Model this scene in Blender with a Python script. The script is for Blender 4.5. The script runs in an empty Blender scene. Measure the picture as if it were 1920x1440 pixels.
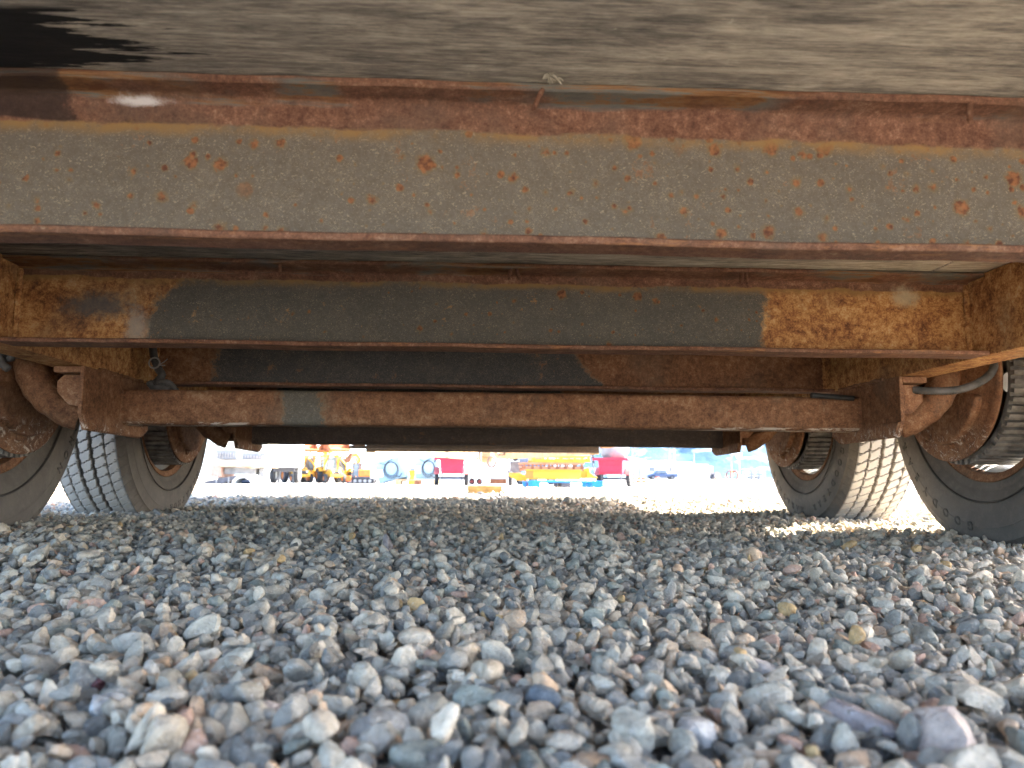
import bpy, bmesh, math, random
import numpy as np
from mathutils import Vector, Matrix
random.seed(7); rng = np.random.default_rng(7)
scn = bpy.context.scene
COL = scn.collection
R = math.radians
PI = math.pi

# ------------------------------------------------------------------ camera
CAM = Vector((0.0, 0.0, 0.135)); FPX = 1442.0
_yaw, _pitch, _roll = R(2.6), math.atan(176/1442), 0.0065
_f = Vector((math.sin(_yaw)*math.cos(_pitch), math.cos(_yaw)*math.cos(_pitch), math.sin(_pitch)))
_r0 = Vector((math.cos(_yaw), -math.sin(_yaw), 0)); _u0 = _r0.cross(_f)
_r = _r0*math.cos(_roll) + _u0*math.sin(_roll); _u = _r.cross(_f)
cam_d = bpy.data.cameras.new('camera'); cam = bpy.data.objects.new('camera', cam_d); COL.objects.link(cam)
cam.matrix_world = Matrix(((_r.x, _u.x, -_f.x, CAM.x), (_r.y, _u.y, -_f.y, CAM.y), (_r.z, _u.z, -_f.z, CAM.z), (0, 0, 0, 1)))
cam_d.sensor_width = 36; cam_d.lens = 36*FPX/1920; cam_d.clip_start = 0.01; cam_d.clip_end = 30000
cam_d.dof.use_dof = True; cam_d.dof.focus_distance = 1.15; cam_d.dof.aperture_fstop = 10.5
scn.camera = cam

# ------------------------------------------------------------------ world, sun, exposure
SUN_EL, SUN_DIR = 34.5, Vector((-1.0, -0.24, 0))          # SUN_DIR: the way the light travels over the ground
w = bpy.data.worlds.new('World'); scn.world = w; w.use_nodes = True
nt = w.node_tree; nt.nodes.clear()
sky = nt.nodes.new('ShaderNodeTexSky'); sky.sky_type = 'NISHITA'; sky.sun_disc = False
to_sun = Vector((-SUN_DIR.x, -SUN_DIR.y, 0)).normalized()
sky.sun_elevation = R(SUN_EL); sky.sun_rotation = math.atan2(to_sun.x, to_sun.y)
sky.altitude = 1300; sky.dust_density = 5.0; sky.air_density = 0.7
bg = nt.nodes.new('ShaderNodeBackground'); bg.inputs[1].default_value = 0.11
wo = nt.nodes.new('ShaderNodeOutputWorld')
nt.links.new(sky.outputs[0], bg.inputs[0]); nt.links.new(bg.outputs[0], wo.inputs[0])
sun_d = bpy.data.lights.new('sun', 'SUN'); sun_d.energy = 5.0; sun_d.angle = R(0.5); sun_d.color = (1, .94, .84)
sun = bpy.data.objects.new('sun', sun_d); COL.objects.link(sun); sun.location = (5, 1, 5)
ldir = Vector((SUN_DIR.normalized().x*math.cos(R(SUN_EL)), SUN_DIR.normalized().y*math.cos(R(SUN_EL)), -math.sin(R(SUN_EL))))
sun.rotation_euler = ldir.to_track_quat('-Z', 'Y').to_euler()
scn.view_settings.view_transform = 'Standard'; scn.view_settings.look = 'None'
scn.view_settings.gamma = 1; scn.view_settings.use_curve_mapping = False
scn.view_settings.exposure = 4.3
scn.cycles.max_bounces = 10; scn.cycles.diffuse_bounces = 6

# ------------------------------------------------------------------ helpers
def at(px, py, Y):
    """the point at depth Y seen at a pixel of the 1920x1440 photograph"""
    d = _f*FPX + _r*(px-960) - _u*(py-720)
    return CAM + d*((Y-CAM.y)/d.y)
def bx(px, Y): return at(px, 896, Y).x
def sz(n, Y): return n*Y/FPX

class NT:
    def __init__(s, name, rough=.8, spec=.25, metal=0):
        s.m = bpy.data.materials.new(name); s.m.use_nodes = True; s.t = s.m.node_tree
        s.b = s.t.nodes['Principled BSDF']; s.b.inputs['Roughness'].default_value = rough
        s.b.inputs['Specular IOR Level'].default_value = spec; s.b.inputs['Metallic'].default_value = metal
        s._pos = None
    def n(s, ty, **kw):
        n = s.t.nodes.new('ShaderNode'+ty)
        for k, v in kw.items(): setattr(n, k, v)
        return n
    def put(s, sock, v):
        if isinstance(v, bpy.types.NodeSocket): s.t.links.new(v, sock)
        elif isinstance(v, (tuple, list)) and len(v) == 3 and len(sock.default_value) == 4: sock.default_value = (*v, 1)
        else: sock.default_value = v
    def pos(s):
        if s._pos is None: s._pos = s.n('NewGeometry').outputs['Position']
        return s._pos
    def xyz(s):
        n = s.n('SeparateXYZ'); s.put(n.inputs[0], s.pos()); return n.outputs
    def vec(s, scale=(1, 1, 1), off=(0, 0, 0)):
        n = s.n('Mapping'); s.put(n.inputs[0], s.pos()); n.inputs['Scale'].default_value = scale; n.inputs['Location'].default_value = off
        return n.outputs[0]
    def noise(s, scale, detail=4, rough=.55, dist=0, vec=None, off=(0, 0, 0)):
        n = s.n('TexNoise'); s.put(n.inputs['Vector'], vec if vec is not None else (s.vec((1, 1, 1), off) if off != (0, 0, 0) else s.pos()))
        n.inputs['Scale'].default_value = scale; n.inputs['Detail'].default_value = detail
        n.inputs['Roughness'].default_value = rough; n.inputs['Distortion'].default_value = dist
        return n.outputs['Fac']
    def voro(s, scale, feature='F1', vec=None, out='Distance', rnd=1):
        n = s.n('TexVoronoi', feature=feature); s.put(n.inputs['Vector'], vec if vec is not None else s.pos())
        n.inputs['Scale'].default_value = scale; n.inputs['Randomness'].default_value = rnd
        return n.outputs[out]
    def ramp(s, fac, stops, interp='LINEAR'):
        n = s.n('ValToRGB'); n.color_ramp.interpolation = interp; e = n.color_ramp.elements
        while len(e) < len(stops): e.new(.5)
        for i, (p, c) in enumerate(stops):
            e[i].position = p; e[i].color = (*c, 1) if isinstance(c, tuple) else (c, c, c, 1)
        s.put(n.inputs[0], fac); return n.outputs[0]
    def mix(s, fac, a, b, mode='MIX'):
        n = s.n('Mix', data_type='RGBA', blend_type=mode); s.put(n.inputs[0], fac); s.put(n.inputs[6], a); s.put(n.inputs[7], b); return n.outputs[2]
    def math(s, op, a, b=0.0, c=0.0, clamp=False):
        n = s.n('Math', operation=op, use_clamp=clamp); s.put(n.inputs[0], a); s.put(n.inputs[1], b); s.put(n.inputs[2], c); return n.outputs[0]
    def step(s, v, a, b):
        """smoothstep from a to b (a may be above b)"""
        n = s.n('MapRange', interpolation_type='SMOOTHSTEP'); s.put(n.inputs[0], v)
        if a < b: vals = (a, b, 0, 1)
        else: vals = (b, a, 1, 0)
        for i, q in enumerate(vals): n.inputs[1+i].default_value = q
        return n.outputs[0]
    def bump(s, h, dist=.002, strength=.6):
        n = s.n('Bump'); n.inputs['Strength'].default_value = strength; n.inputs['Distance'].default_value = dist
        s.put(n.inputs['Height'], h); s.t.links.new(n.outputs[0], s.b.inputs['Normal'])
    def col(s, c): s.put(s.b.inputs['Base Color'], c); return s.m

def plain(name, c, rough=.7, var=.18, scale=8, dirt=.25, spec=.25, metal=0):
    k = NT(name, rough, spec, metal)
    a = k.noise(scale, 5, .6); c2 = tuple(max(0, v*(1-var*1.6)) for v in c); c3 = tuple(min(1, v*(1+var)) for v in c)
    base = k.ramp(a, [(.3, c2), (.7, c3)])
    d = k.math('MULTIPLY', k.step(k.noise(scale*2.7, 6, .7), .5, .75), dirt)
    return k.col(k.mix(d, base, (.12, .1, .08)))

class MB:
    def __init__(s): s.v = []; s.f = []
    def add(s, vs, fs):
        o = len(s.v); s.v += [tuple(p) for p in vs]; s.f += [tuple(i+o for i in f) for f in fs]; return s
    def box(s, x0, x1, y0, y1, z0, z1, M=None):
        vs = [Vector((x, y, z)) for z in (z0, z1) for x, y in ((x0, y0), (x1, y0), (x1, y1), (x0, y1))]
        if M: vs = [M @ p for p in vs]
        return s.add(vs, [(0, 3, 2, 1), (4, 5, 6, 7), (0, 1, 5, 4), (1, 2, 6, 5), (2, 3, 7, 6), (3, 0, 4, 7)])
    def tube(s, pts, r, n=12, caps=True):
        pts = [Vector(p) for p in pts]; rs = r if isinstance(r, (list, tuple)) else [r]*len(pts)
        vs = []; fs = []; prev = None
        for i, p in enumerate(pts):
            t = (pts[min(i+1, len(pts)-1)]-pts[max(i-1, 0)]).normalized()
            if prev is None: a = t.orthogonal().normalized()
            else: a = (prev-t*prev.dot(t)).normalized()
            prev = a; b = t.cross(a)
            vs += [p+(a*math.cos(q)+b*math.sin(q))*rs[i] for q in [2*PI*k/n for k in range(n)]]
        for i in range(len(pts)-1):
            fs += [(i*n+k, i*n+(k+1) % n, (i+1)*n+(k+1) % n, (i+1)*n+k) for k in range(n)]
        if caps: fs += [tuple(range(n-1, -1, -1)), tuple((len(pts)-1)*n+k for k in range(n))]
        return s.add(vs, fs)
    def prism(s, poly, axis, a0, a1):
        """poly: 2D outline; axis: the letter it is extruded along"""
        def P(u, v, a): return {'x': (a, u, v), 'y': (u, a, v), 'z': (u, v, a)}[axis]
        n = len(poly); vs = [P(u, v, a0) for u, v in poly]+[P(u, v, a1) for u, v in poly]
        fs = [(i, (i+1) % n, n+(i+1) % n, n+i) for i in range(n)]+[tuple(range(n-1, -1, -1)), tuple(range(n, 2*n))]
        return s.add(vs, fs)
    def lathe(s, prof, c, axis='x', n=48, sgn=1):
        """prof: (along, radius) pairs"""
        vs = []; fs = []; m = len(prof); c = Vector(c)
        for k in range(n):
            q = 2*PI*k/n; co, si = math.cos(q), math.sin(q)
            for a, r in prof:
                o = {'x': (a*sgn, r*co, r*si), 'y': (r*co, a*sgn, r*si), 'z': (r*co, r*si, a*sgn)}[axis]
                vs.append(c+Vector(o))
        for k in range(n):
            for j in range(m-1):
                a, b = k*m+j, ((k+1) % n)*m+j
                fs.append((a, b, b+1, a+1))
        return s.add(vs, fs)
    def build(s, name, mat, parent=None, smooth=False, bevel=0, world=True, seg=2, angle=35):
        off = Vector((0, 0, 0))
        if parent is not None and world:
            p = parent
            while p is not None: off += p.location; p = p.parent
        me = bpy.data.meshes.new(name); me.from_pydata([tuple(Vector(v)-off) for v in s.v], [], s.f)
        bm = bmesh.new(); bm.from_mesh(me); bmesh.ops.recalc_face_normals(bm, faces=bm.faces); bm.to_mesh(me); bm.free()
        if smooth:
            me.polygons.foreach_set('use_smooth', [True]*len(me.polygons)); me.set_sharp_from_angle(angle=R(angle))
        me.materials.append(mat); o = bpy.data.objects.new(name, me); COL.objects.link(o)
        if parent is not None: o.parent = parent
        if bevel:
            m = o.modifiers.new('bevel', 'BEVEL'); m.width = bevel; m.segments = seg; m.limit_method = 'ANGLE'; m.angle_limit = R(40)
        return o
def tag(o, label=None, cat=None, group=None, kind=None):
    if label: o['label'] = label
    if cat: o['category'] = cat
    if group: o['group'] = group
    if kind: o['kind'] = kind
    return o
def thing(name, label, cat, loc, rz=0, group=None):
    o = bpy.data.objects.new(name, None); COL.objects.link(o); o.location = loc; o.rotation_euler = (0, 0, rz)
    o.empty_display_size = .2
    return tag(o, label, cat, group)
def copy_tree(o, parent=None):
    c = o.copy(); COL.objects.link(c); c.parent = parent
    for ch in [x for x in bpy.data.objects if x.parent == o]: copy_tree(ch, c)
    return c

# ------------------------------------------------------------------ ground
def sm(v, a, b):
    t = np.clip((v-a)/(b-a), 0, 1); return t*t*(3-2*t)
def gz(x, y):
    """level of the yard: it dips gently ahead of the trailer and is level again on the right"""
    x = np.asarray(x, float); y = np.asarray(y, float)
    far = -0.0072*np.clip(y-7, 0, 68)*(1-sm(x, 8, 30))
    near = .007*np.sin(x*2.3+y*1.1+.6)+.006*np.sin(y*3.7-x*1.3)+.004*np.sin(x*6.1+y*4.7)
    d = np.hypot(x, y); near = near+.011*sm(np.abs(x-.04), .6, .85)*sm(y, .9, 1.2)*(1-sm(y, 2.6, 3)); near = near*(1-.75*sm(d, 3, 5.5))*(1-sm(d, 9, 16))+.011*sm(d, .7, 1.35)*(1-sm(d, 2.2, 5))
    return far+near
def gzf(x, y): return float(gz(x, y))
def axis_pts(a, b, fine, grow):
    out = [0.0]; st = fine
    while out[-1] < b: out.append(out[-1]+st); st = st*(1.0 if out[-1] < a else grow)
    return out
xs = axis_pts(5, 14000, .12, 1.17); xs = sorted(set([-v for v in xs]+xs))
ys = axis_pts(9, 14000, .12, 1.14); yn = axis_pts(1.5, 3000, .12, 1.25); ys = sorted(set([-v for v in yn]+ys))
XX, YY = np.meshgrid(xs, ys); ZZ = gz(XX, YY)-.012
me = bpy.data.meshes.new('ground'); nx, ny = len(xs), len(ys)
idx = np.arange(nx*ny).reshape(ny, nx)
F = np.stack([idx[:-1, :-1], idx[:-1, 1:], idx[1:, 1:], idx[1:, :-1]], -1).reshape(-1, 4)
me.from_pydata(np.stack([XX, YY, ZZ], -1).reshape(-1, 3).tolist(), [], F.tolist())
me.polygons.foreach_set('use_smooth', [True]*len(me.polygons))
k = NT('crushed_stone_bed', .95, .1)
v1 = k.voro(45, out='Color'); v2 = k.voro(9, out='Color')
c1 = k.ramp(v1, [(0, (.11, .115, .12)), (.35, (.2, .2, .2)), (.6, (.29, .27, .24)), (.85, (.38, .35, .31)), (1, (.48, .45, .4))])
c1 = k.mix(.35, c1, k.ramp(k.noise(3, 6, .7), [(.3, (.17, .16, .15)), (.7, (.34, .32, .29))]))
dk = k.step(k.noise(16, 5, .75), .36, .3)
c1 = k.mix(k.math('MULTIPLY', dk, .6), c1, (.07, .07, .07))
k.bump(k.math('ADD', k.voro(45), k.noise(60, 4)), .012, 1)
ground = bpy.data.objects.new('ground', me); COL.objects.link(ground); me.materials.append(k.col(c1)); tag(ground, kind='structure')

# gravel: stones instanced over the bed
def stone_mesh(name, seed, angular):
    r_ = np.random.default_rng(seed)
    bm = bmesh.new(); bmesh.ops.create_icosphere(bm, subdivisions=3, radius=1)
    P = np.array([v.co[:] for v in bm.verts]); P /= np.linalg.norm(P, axis=1)[:, None]
    n = r_.normal(size=(int(8+r_.integers(0, 7)), 3)); n /= np.linalg.norm(n, axis=1)[:, None]
    d = r_.uniform(.58, 1.0, len(n))
    q = (P @ n.T)/d; p_ = 40 if angular else 14
    rad = 1/np.maximum((np.maximum(q, 1e-6)**p_).sum(1), 1e-9)**(1/p_); rad = np.clip(rad, .3, 1.35)
    for _ in range(3):
        a = r_.normal(size=3)*3.2; rad *= 1+.022*np.sin(P @ a*2.2+r_.uniform(0, 6))
    rad *= 1+.01*r_.normal(size=len(rad))
    V = P*rad[:, None]*np.array([1, r_.uniform(.68, .95), r_.uniform(.5, .8)])
    for v, c in zip(bm.verts, V): v.co = c
    m = bpy.data.meshes.new(name); bm.to_mesh(m); bm.free()
    m.polygons.foreach_set('use_smooth', [True]*len(m.polygons)); m.set_sharp_from_angle(angle=R(38) if angular else R(60))
    return m
def stone_material(name, colour=None):
    k = NT(name, .85, .22)
    if colour is None:
        a = k.n('Attribute', attribute_type='INSTANCER', attribute_name='stone_col'); c = a.outputs['Color']
    else: c = colour
    n1 = k.noise(70, 5, .7); n2 = k.noise(420, 3, .7)
    c = k.mix(1, c, k.ramp(n1, [(.3, .6), (.7, 1.45)]), 'MULTIPLY')
    c = k.mix(k.math('MULTIPLY', k.step(n2, .55, .75), .5), c, (.55, .53, .5))
    c = k.mix(k.math('MULTIPLY', k.step(k.noise(260, 4, .8, off=(3, 1, 2)), .56, .72), .45), c, (.06, .06, .065))
    k.bump(k.math('ADD', n1, k.math('MULTIPLY', n2, .7)), .003, 1)
    return k.col(c)
stone_mat = stone_material('gravel_stone')
protos = bpy.data.collections.new('stone_shapes')
for i in range(18):
    m = stone_mesh('stone', 100+i, i % 3 != 0); m.materials.append(stone_mat)
    protos.objects.link(bpy.data.objects.new('stone_shape_%02d' % i, m))
pal = np.array([(.15, .148, .14), (.195, .19, .175), (.225, .213, .185), (.27, .255, .22), (.33, .305, .26), (.38, .33, .265), (.48, .425, .35), (.58, .52, .435), (.52, .39, .28), (.34, .23, .18), (.44, .31, .16), (.17, .18, .16)])
pw = np.array([.13, .15, .13, .13, .12, .10, .075, .035, .045, .022, .005, .045]); pw /= pw.sum()
PTS = []; ROT = []; SCL = []; CLR = []; IDX = []
def field(r0, r1, sp, s0, s1, lift, keep=1.0, half=50, power=2.2):
    n = int(2*r1/sp)
    gx, gy = np.meshgrid(np.arange(n)*sp-r1, np.arange(int((r1+.6)/sp))*sp-.6)
    p = np.stack([gx.ravel(), gy.ravel()], 1)+rng.uniform(-.5, .5, (gx.size, 2))*sp*1.1
    d = np.hypot(p[:, 0], p[:, 1]); ang = np.degrees(np.abs(np.arctan2(p[:, 0], p[:, 1]+.45)))
    edge = rng.uniform(0, (r1-r0)*.08+.05, len(d))
    ok = (d >= r0-edge*.3) & (d < r1-edge) & ((ang < half) | (d < .9)) & (rng.random(len(d)) < keep) & (d > .16)
    p = p[ok]; m = len(p)
    s = s0+(s1-s0)*rng.random(m)**power
    z = gz(p[:, 0], p[:, 1])+lift+rng.normal(0, .0035, m)+(s-s0)*.15
    PTS.append(np.column_stack([p, z]))
    e = rng.uniform(0, 2*PI, (m, 3)); e[:, 0] = rng.normal(0, .55, m); e[:, 1] = rng.normal(0, .55, m); ROT.append(e)
    SCL.append(s[:, None]*rng.uniform(.82, 1.18, (m, 3)))
    c = pal[rng.choice(len(pal), m, p=pw)]*rng.uniform(.98, 1.65, (m, 1))*np.array([1.08, 1.0, .87]); c = c*np.minimum(1, .5/c.max(1))[:, None]; CLR.append(c); IDX.append(rng.integers(0, 18, m))
field(0, 3.6, .0098, .0038, .0088, -.003)
field(0, 3.6, .0155, .0055, .0110, .002, .6)
field(0, 1.1, .055, .0085, .0125, .003, .45)
field(1.1, 4.5, .06, .009, .0150, .004, .5)
field(3.6, 7.5, .021, .009, .021, -.003)
field(3.6, 7.5, .06, .015, .026, .004, .5)
field(7.5, 16, .045, .018, .036, -.005, half=42)
PTS, ROT, SCL, CLR, IDX = map(np.concatenate, (PTS, ROT, SCL, CLR, IDX))
me = bpy.data.meshes.new('gravel'); me.vertices.add(len(PTS)); me.vertices.foreach_set('co', PTS.astype(np.float32).ravel())
for nm, ty, arr, fld in (('stone_rot', 'FLOAT_VECTOR', ROT, 'vector'), ('stone_scale', 'FLOAT_VECTOR', SCL, 'vector'), ('stone_idx', 'INT', IDX, 'value')):
    a = me.attributes.new(nm, ty, 'POINT'); a.data.foreach_set(fld, arr.astype(np.float32 if ty != 'INT' else np.int32).ravel())
a = me.attributes.new('stone_col', 'FLOAT_COLOR', 'POINT'); a.data.foreach_set('color', np.column_stack([CLR, np.ones(len(CLR))]).astype(np.float32).ravel())
me.materials.append(stone_mat)
gravel = bpy.data.objects.new('gravel', me); COL.objects.link(gravel); tag(gravel, kind='stuff')
ng = bpy.data.node_groups.new('scatter_stones', 'GeometryNodeTree')
ng.interface.new_socket('Geometry', in_out='INPUT', socket_type='NodeSocketGeometry'); ng.interface.new_socket('Geometry', in_out='OUTPUT', socket_type='NodeSocketGeometry')
gi = ng.nodes.new('NodeGroupInput'); go = ng.nodes.new('NodeGroupOutput'); ip = ng.nodes.new('GeometryNodeInstanceOnPoints')
ci = ng.nodes.new('GeometryNodeCollectionInfo'); ci.inputs[0].default_value = protos; ci.inputs['Separate Children'].default_value = True; ci.inputs['Reset Children'].default_value = True
def attr(nm, ty):
    n = ng.nodes.new('GeometryNodeInputNamedAttribute'); n.data_type = ty; n.inputs[0].default_value = nm
    return [o for o in n.outputs if o.enabled and o.name == 'Attribute'][0]
ng.links.new(gi.outputs[0], ip.inputs['Points']); ng.links.new(ci.outputs[0], ip.inputs['Instance']); ip.inputs['Pick Instance'].default_value = True
ng.links.new(attr('stone_idx', 'INT'), ip.inputs['Instance Index']); ng.links.new(attr('stone_rot', 'FLOAT_VECTOR'), ip.inputs['Rotation'])
ng.links.new(attr('stone_scale', 'FLOAT_VECTOR'), ip.inputs['Scale']); ng.links.new(ip.outputs[0], go.inputs[0])
gm = gravel.modifiers.new('stones', 'NODES'); gm.node_group = ng
print('stones', len(PTS))

# single stones that stand out
def ground_at(px, py):
    d = _f*FPX + _r*(px-960) - _u*(py-720); t = -(CAM.z-.012)/d.z; return CAM+d*t
for px, py, wpx, colour, seed, lab, hh in (
    (182, 1290, 60, (.17, .07, .07), 103, 'dark maroon square stone among the grey gravel in the left foreground', 1),
    (240, 1292, 72, (.46, .32, .2), 106, 'tan orange rounded stone right beside the dark maroon one', .9),
    (498, 1348, 62, (.42, .35, .29), 109, 'pale pinkish rounded stone low in the left half of the gravel', 1),
    (1300, 1395, 108, (.5, .47, .42), 104, 'large cream white stone with a pointed top in the front gravel', 1.2),
    (722, 1395, 150, (.3, .28, .24), 112, 'broad speckled beige stone half buried at the very front', .7),
    (192, 1345, 92, (.36, .36, .34), 115, 'big light grey stone just below the dark maroon one', 1.1),
    (1020, 1330, 80, (.15, .165, .17), 101, 'slate blue angular stone in the front middle of the gravel', 1),
    (790, 972, 44, (.23, .2, .17), 107, 'largest brown wedge of rock far back in the shade of the deck', .9),
    (730, 1032, 34, (.24, .2, .18), 110, 'tall brown pointed rock standing up from the shaded gravel', 2.0),
    (636, 1048, 54, (.2, .19, .165), 113, 'broad flat faced grey brown rock left of the tall pointed one', .8),
    (905, 940, 20, (.16, .12, .1), 102, 'small dark round rock near the stacked timber blocks', .9),
    (1620, 1372, 150, (.33, .27, .24), 108, 'large blurred pinkish rock in the right foreground', .8),
    (1780, 1415, 200, (.42, .33, .27), 105, 'biggest salmon coloured rock at the bottom right corner', .8),
    (1428, 1262, 84, (.5, .43, .36), 111, 'pale peach rounded stone in the right half of the gravel', .9),
    (1375, 1135, 54, (.22, .23, .19), 114, 'greenish grey rounded stone behind the peach ones', .8)):
    g = ground_at(px, py); s = sz(wpx, g.y)/2*.8
    m = stone_mesh('stone', seed, seed % 3 != 0); m.materials.append(stone_material('lone_stone', colour))
    o = bpy.data.objects.new('stone', m); COL.objects.link(o); o.location = (g.x, g.y, gzf(g.x, g.y)+s*.22*hh)
    o.scale = (s, s, s*1.15*hh); o.rotation_euler = (.15, -.1, seed*1.3); tag(o, lab, 'stone')

# ------------------------------------------------------------------ steel, wood and rubber of the trailer
def rust_colour(k, kind='orange', sc=1.0):
    n1 = k.noise(95*sc, 8, .78, .12); n2 = k.noise(330*sc, 5, .8); n3 = k.noise(9*sc, 5, .6)
    m = k.math('ADD', k.math('ADD', k.math('MULTIPLY', n1, .44), k.math('MULTIPLY', n2, .28)), k.math('MULTIPLY', k.noise(19*sc, 6, .7, .3, off=(6, 3, 1)), .28))
    if kind == 'orange':
        c = k.ramp(m, [(.36, (.05, .022, .012)), (.43, (.14, .055, .022)), (.49, (.31, .14, .05)), (.55, (.48, .265, .10)), (.64, (.52, .41, .26))])
    elif kind == 'red':
        c = k.ramp(m, [(.36, (.045, .019, .012)), (.44, (.095, .042, .025)), (.53, (.175, .084, .05)), (.62, (.32, .195, .125))])
    else:
        c = k.ramp(m, [(.36, (.035, .018, .011)), (.44, (.11, .048, .024)), (.52, (.20, .095, .045)), (.62, (.32, .2, .12))])
    return k.mix(k.math('MULTIPLY', k.step(n3, .5, .72), .45), c, (.1, .075, .055)), m
def scratches(k, c, amt=.5):
    """short pale fibres and flecks on the old paint"""
    a = k.noise(260, 2, .5, 2.5, vec=k.vec((1, 1, 1.6))); b = k.noise(120, 3, .6, 4, vec=k.vec((1, 1, 1.3), (4, 4, 4)))
    f1 = k.math('MULTIPLY', k.step(a, .60, .66), amt)
    l = k.math('ABSOLUTE', k.math('SUBTRACT', b, .5)); f2 = k.math('MULTIPLY', k.step(l, .014, .004), k.math('MULTIPLY', k.step(k.noise(38, 3, off=(1, 5, 2)), .47, .6), amt))
    c = k.mix(f1, c, (.36, .29, .2)); return k.mix(f2, c, (.38, .3, .2))
def spots(k, c, scale, r, dens_lo, seed=0, ramp_x=None):
    v = k.n('TexVoronoi', voronoi_dimensions='2D'); cb = k.n('CombineXYZ'); xz = k.xyz(); k.put(cb.inputs[0], k.math('ADD', xz[0], seed)); k.put(cb.inputs[1], k.math('ADD', xz[2], seed)); k.put(v.inputs['Vector'], cb.outputs[0])
    v.inputs['Scale'].default_value = scale
    on = k.n('SeparateColor'); k.put(on.inputs[0], v.outputs['Color'])
    dist = k.math('ADD', v.outputs['Distance'], k.math('MULTIPLY', k.math('SUBTRACT', k.noise(130, 6, .8), .5), .65))
    size = k.math('MULTIPLY', k.math('POWER', on.outputs[1], 1.6), r)
    thr = on.outputs[0]
    if ramp_x is not None: thr = k.math('ADD', thr, ramp_x)
    onm = k.step(thr, dens_lo, dens_lo+.02)
    halo = k.math('MULTIPLY', k.math('MULTIPLY', k.step(k.math('SUBTRACT', dist, size), .16, .0), onm), .62)
    core = k.math('MULTIPLY', k.step(k.math('SUBTRACT', dist, size), .05, -.05), onm)
    c = k.mix(halo, c, (.17, .12, .06)); return k.mix(core, c, k.ramp(k.noise(200, 3), [(.35, (.09, .035, .02)), (.65, (.26, .11, .045))]))
def steel(name, kind, x0=None, x1=None, sl0=0, sl1=0, blobs=(), zband=None, spot=0, paint=(.075, .068, .055), extra=None, stain=False):
    """old dark paint between x0 and x1, rust elsewhere; a rust band above zband"""
    k = NT(name, .82, .22); X, Y, Z = k.xyz()
    rust, h = rust_colour(k, kind)
    wob = k.math('MULTIPLY', k.math('SUBTRACT', k.noise(19, 7, .78), .5), .10)
    if x0 is None: mask = k.math('MULTIPLY', X, 0)
    else:
        wob = k.math('ADD', wob, k.math('MULTIPLY', k.math('SUBTRACT', k.noise(90, 5, .75), .5), .025)); zc_ = k.math('SUBTRACT', Z, .38); xw = k.math('ADD', X, wob)
        mask = k.math('MULTIPLY', k.step(k.math('SUBTRACT', xw, k.math('MULTIPLY', zc_, sl0)), x0-.008, x0+.008), k.step(k.math('SUBTRACT', xw, k.math('MULTIPLY', zc_, sl1)), x1+.008, x1-.008))
        mask = k.math('MULTIPLY', mask, k.math('SUBTRACT', 1.0, k.math('MULTIPLY', k.step(k.noise(24, 7, .8, off=(9, 2, 4)), .61, .66), .85)))
    p = k.mix(k.noise(4, 5, .6), tuple(v*.75 for v in paint), tuple(v*1.3 for v in paint))
    p = k.mix(.35, p, k.ramp(k.noise(240, 3, .8), [(.3, .035), (.7, .12)]))
    p = scratches(k, p)
    if spot:
        rx = k.math('MULTIPLY', X, .22)
        p = spots(k, p, 42, .30, spot+.0, 1.3, rx); p = spots(k, p, 85, .26, spot+.02, 5.1, rx)
    c = k.mix(mask, rust, p)
    if x0 is not None:          # pale frayed edge of the paint
        e = k.math('MULTIPLY', mask, k.math('SUBTRACT', 1.0, mask)); c = k.mix(k.math('MULTIPLY', e, 1.6, clamp=True), c, (.24, .16, .09))
    if zband is not None:
        red, h2 = rust_colour(k, 'red', 1.2)
        zz = k.math('ADD', Z, k.math('MULTIPLY', k.math('SUBTRACT', k.noise(11, 6, .72, vec=k.vec((1, 1, 2.2), (2, 2, 2))), .5), .02))
        c = k.mix(k.math('MULTIPLY', k.step(zz, zband-.013, zband-.001), k.step(k.noise(17, 6, .75, off=(5, 5, 8)), .3, .62)), c, (.23, .135, .05))
        c = k.mix(k.step(zz, zband-.001, zband+.002), c, red)
        tz = k.step(k.math('ADD', Z, k.math('MULTIPLY', k.math('SUBTRACT', k.noise(7, 4, .6, vec=k.vec((1, 1, 6))), .5), .022)), .436, .4395)
        streak = k.noise(14, 6, .75, vec=k.vec((.5, 1, 14))); gp = k.ramp(streak, [(.38, (.10, .04, .018)), (.46, (.2, .1, .04)), (.52, (.13, .12, .1)), (.6, (.09, .085, .075)), (.7, (.2, .13, .06))])
        c = k.mix(k.math('MULTIPLY', tz, k.step(k.noise(5, 4, .6, vec=k.vec((1, 1, 5), (7, 7, 7))), .46, .56)), c, gp)
    for bx_, bz_, rx_, rz_, bc_ in blobs:
        dx = k.math('DIVIDE', k.math('SUBTRACT', X, bx_), rx_); dz_ = k.math('DIVIDE', k.math('SUBTRACT', Z, bz_), rz_)
        rr_ = k.math('ADD', k.math('SQRT', k.math('ADD', k.math('MULTIPLY', dx, dx), k.math('MULTIPLY', dz_, dz_))), k.math('MULTIPLY', k.math('SUBTRACT', k.noise(70, 7, .8), .5), 2.4))
        c = k.mix(k.math('MULTIPLY', k.step(rr_, 1.5, .3), .75), c, bc_)
    # bottom flange and everything at its level: red rust with pale scuffs
    fr, _ = rust_colour(k, 'red', 1.5)
    st = k.noise(20, 6, .8, vec=k.vec((.7, 4, 4)))
    fr = k.mix(k.step(st, .52, .66), fr, (.3, .14, .06)); fr = k.mix(k.math('MULTIPLY', k.step(k.noise(60, 4, .8), .62, .7), .6), fr, (.32, .24, .16))
    if extra != 'noflange': c = k.mix(k.step(Z, .3240 if name == 'beam_paint_spotted' else .3288, .3230 if name == 'beam_paint_spotted' else .3278), c, fr)
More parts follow.
